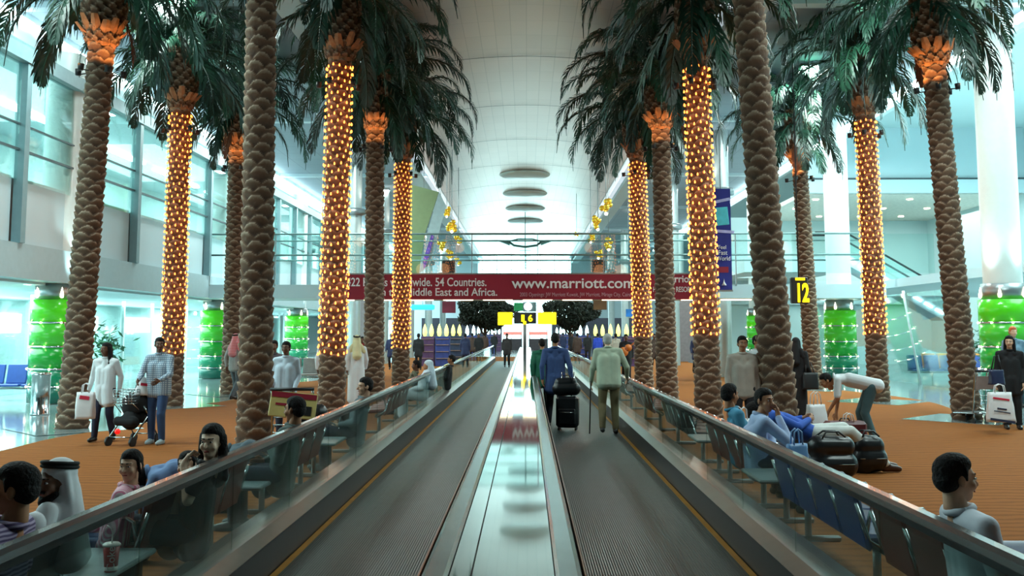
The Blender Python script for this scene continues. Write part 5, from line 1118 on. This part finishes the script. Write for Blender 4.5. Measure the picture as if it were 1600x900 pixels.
bagmesh(.34, .16, .34, 6).build('bag_body', m_black, o); MB().tube([(-.1, 0, .32), (-.06, .05, .55), (.04, .05, .55), (.1, 0, .32)], .012, 6).build('strap', m_black, o)
g = gp(1268, 692); carrier(g.x, g.y - .3, .22, .36, .24, .42, m_plast, 'crumpled white plastic bag beside the maroon suitcase', .3, (), 7, hh=.2)
def suitcase(x, y, z, w, d, h, m, lab, rz=0, handle=.0, wheels=True):
    t = empty('suitcase', (x, y, z), rz, lab, 'suitcase'); wz = .05 if wheels else 0
    MB().cbox((0, 0, wz + h / 2), (w, d, h), b=.045).build('shell', m, t)
    MB().cbox((0, -d / 2 - .01, wz + h * .36), (w * .78, .05, h * .5), b=.02).build('pocket', m, t)
    MB().tube([(-w / 2 + .01, 0, wz + .04), (-w / 2 - .003, 0, wz + h / 2), (-w / 2 + .01, 0, wz + h - .04)], .008, 6).build('zip', m_chrome, t)
    MB().tube([(-.08, 0, wz + h), (-.06, 0, wz + h + .035), (.06, 0, wz + h + .035), (.08, 0, wz + h)], .011, 6).build('carry_handle', m_black, t)
    MB().tube([(-w * .3, -d / 2 - .036, wz + h * .5), (w * .3, -d / 2 - .036, wz + h * .5)], .006, 6).build('zip', m_chrome, t)
    if handle: MB().tube([(-.11, d / 2 - .04, wz + h), (-.11, d / 2 - .04, wz + h + handle), (.11, d / 2 - .04, wz + h + handle), (.11, d / 2 - .04, wz + h)], .01, 6).build('pull_handle', m_chrome, t)
    if wheels:
        for sx in (-1, 1):
            for sy in (-1, 1): MB().tube([(sx * w * .38 - .015, sy * d * .3, .035), (sx * w * .38 + .015, sy * d * .3, .035)], .035, 12).build('wheel', m_black, t)
    return t
m_blksuit = M('black_nylon', (20, 24, 28), .35, var=.2, scale=9); m_mar = M('maroon_suitcase', (86, 22, 34), .5)
g = gp(887, 672, BL); suitcase(g.x, g.y, BL, .40, .28, .56, m_blksuit, 'black wheeled suitcase pulled by the man in the blue jacket', -.15, .42)
o = blob([('c', (-.13, 0, 0), (.13, 0, 0), .13, .13), ('c', (-.12, 0, .1), (.1, 0, .12), .10, .09)], .014, 3); o = link('travel_bag', o, m_blksuit, loc=(g.x - .02, g.y - .02, BL + .61 + .13)); tag(o, 'soft black travel bag resting on top of the wheeled suitcase', 'bag')
MB().tube([(-.1, -.08, .12), (-.06, -.06, .24), (.06, -.06, .24), (.1, -.08, .12)], .01, 6).build('handle', m_black, o)
g = gp(1305, 700); suitcase(g.x, g.y - .5, 0, .62, .26, .46, m_mar, 'open maroon suitcase in front of the stooping man', .12, wheels=False)
def duffel(px, py, L, r, h, lab, rz=.1, z=0):
    g = gp(px, py, z); me = blob([('c', (-L / 2 + r, 0, r), (L / 2 - r, 0, r), r, r), ('c', (-L / 2 + r, 0, r + h), (L / 2 - r, 0, r + h), r * .85, r * .8), ('c', (-L / 2 + r, 0, r * .7), (-L / 2 + r, 0, r + h), r * .9, r * .8)], .016, 4)
    o = link('travel_bag', me, m_blksuit, loc=(g.x, g.y, z), rot=(0, 0, rz)); tag(o, lab, 'bag')
    for sy in (-1, 1): MB().tube([(-L * .22, sy * r * .6, r * 1.7 + h), (-L * .12, sy * r * .3, r * 1.9 + h + .03), (L * .12, sy * r * .3, r * 1.9 + h + .03), (L * .22, sy * r * .6, r * 1.7 + h)], .012, 6).build('handle', m_black, o)
    MB().tube([(-L * .35, -r * .9, r * 1.1), (L * .35, -r * .9, r * 1.1)], .008, 6).build('zip', m_chrome, o)
    return o
duffel(1357, 739, .50, .18, .16, 'big black travel bag on the carpet beside the brown shoes')
duffel(1300, 748, .66, .17, .22, 'black travel bag lying behind the blue bench')
o = duffel(1250, 716, .5, .15, .12, 'smaller black bag near the light blue shirted man')
g = gp(1228, 722); t = empty('cardboard_box', (g.x + .05, g.y + .8, 0), .1, 'white box with a red stripe beside the seated man in light blue', 'box')
MB().cbox((0, 0, .26), (.52, .36, .52), b=.01).build('carton', m_wcl, t); MB().cbox((.02, -.182, .42), (.44, .008, .07)).build('stripe', m_redp, t)
# bag with white top near the stooping man
g = gp(1352, 712); carrier(g.x - .1, g.y + .4, 0, .36, .2, .44, m_plast, 'white carrier bag behind the big black travel bag', .2, (), 9)
p = gp(1084, 700, .44); carrier(C0 + 2.62, p.y, .437, .3, .2, .34, m_plast, 'white plastic bag standing on the bench seen through the right glass', .6, (), 11)
carrier(C0 + 2.66, 9.6, .46, .26, .12, .28, M('pale_blue_bag', (110, 160, 214), .4), 'small pale blue bag on the side table past the blue bench', .4, (), 12)
g = gp(160, 778, .44); o = link('handbag', blob([('c', (-.12, 0, .09), (.12, 0, .09), .09, .09), ('c', (-.1, 0, .17), (.1, 0, .17), .06, .06)], .012, 3), M('dark_handbag', (34, 34, 40), .4), loc=(C0 - 2.66, 5.85, .46)); tag(o, 'dark handbag between the robed man and the girl in pink', 'bag')
MB().tube([(-.08, 0, .2), (-.05, 0, .3), (.05, 0, .3), (.08, 0, .2)], .01, 6).build('handle', M('tan_strap', (150, 110, 76), .5), o)
# trolley load
tx = at(484, 606, 13.8); o = link('travel_bag', blob([('c', (-.12, 0, 0), (.12, 0, 0), .17, .17), ('c', (-.12, 0, .28), (.12, 0, .28), .15, .15)], .016, 4), m_blksuit, loc=(tr.location.x + .12, 14.05, .38)); tag(o, 'black soft bag loaded on the trolley with the yellow advert', 'bag')
# stroller
g = gp(209, 694); st = empty('stroller', (g.x, g.y, 0), math.pi - .25, 'black folding stroller with a wire basket, pushed by the man in plaid', 'stroller')
f = MB()
for sx in (-.22, .22):
    f.tube([(sx, -.42, 1.02), (sx, -.36, .98), (sx, -.1, .5), (sx, .34, .12)], .013, 8); f.tube([(sx, .08, .62), (sx, -.3, .12)], .012, 8)
f.tube([(-.22, -.3, .14), (.22, -.3, .14)], .01, 6); f.tube([(-.22, .34, .14), (.22, .34, .14)], .01, 6); f.build('frame', m_chrome, st)
MB().tube([(-.23, -.43, 1.03), (.23, -.43, 1.03)], .018, 8).build('handle', m_black, st)
link('seat', blob([('c', (-.14, -.04, .42), (.14, -.04, .42), .09, .09), ('c', (-.14, .22, .38), (.14, .22, .38), .08, .08), ('c', (-.14, -.12, .66), (.14, -.12, .66), .07, .07), ('c', (0, .1, .4), (0, .1, .38), .15, .15), ('c', (-.14, -.08, .54), (.14, -.08, .54), .08, .08)], .014, 3), m_blkcl, st)
hd = MB(); 
for i in range(5):
    a = R(10 + i * 30)
hd.lathe([(0.02, .24), (.14, .22), (.22, .14), (.25, 0)], (0, 0, 0), 20, a0=0, a1=2 * math.pi); hd.build('hood', m_blkcl, st, loc=(0, -.08, .60), rot=(R(-25), 0, 0))
bk = MB()
for z in np.linspace(.78, 1.0, 6):
    bk.tube([(-.17, -.5, z), (.17, -.5, z), (.15, -.72, z), (-.15, -.72, z), (-.17, -.5, z)], .005, 5)
for u in np.linspace(-.17, .17, 7): bk.tube([(u, -.5, 1.0), (u, -.5, .78), (u * .9, -.72, .78), (u * .9, -.72, 1.0)], .005, 5)
bk.tube([(-.17, -.5, .8), (-.2, -.75, .62)], .008, 6); bk.tube([(.17, -.5, .8), (.2, -.75, .62)], .008, 6); bk.build('wire_basket', m_chrome, st, loc=(0.02, .80, -.12))
for sx in (-.22, .22):
    for sy in (-.3, .34): MB().tube([(sx - .02, sy, .075), (sx + .02, sy, .075)], .075, 14).build('wheel', m_black, st)
MB().sphere((0, .42, .24), .045, 8).build('red_reflector', M('red_lamp', (230, 30, 24), .3, emit=.8), st)
g2 = gp(228, 694); carrier(g2.x + .02, g2.y + .02, .78, .42, .24, .28, m_plast, 'white bag with big red print balanced on the stroller handle', .1, ((-.05, .6, .45, .16, m_redp), (.2, .35, .3, .12, m_redp)), 13)
# people beyond the trees: hanging cable of the speaker shaped boxes keeps nothing else
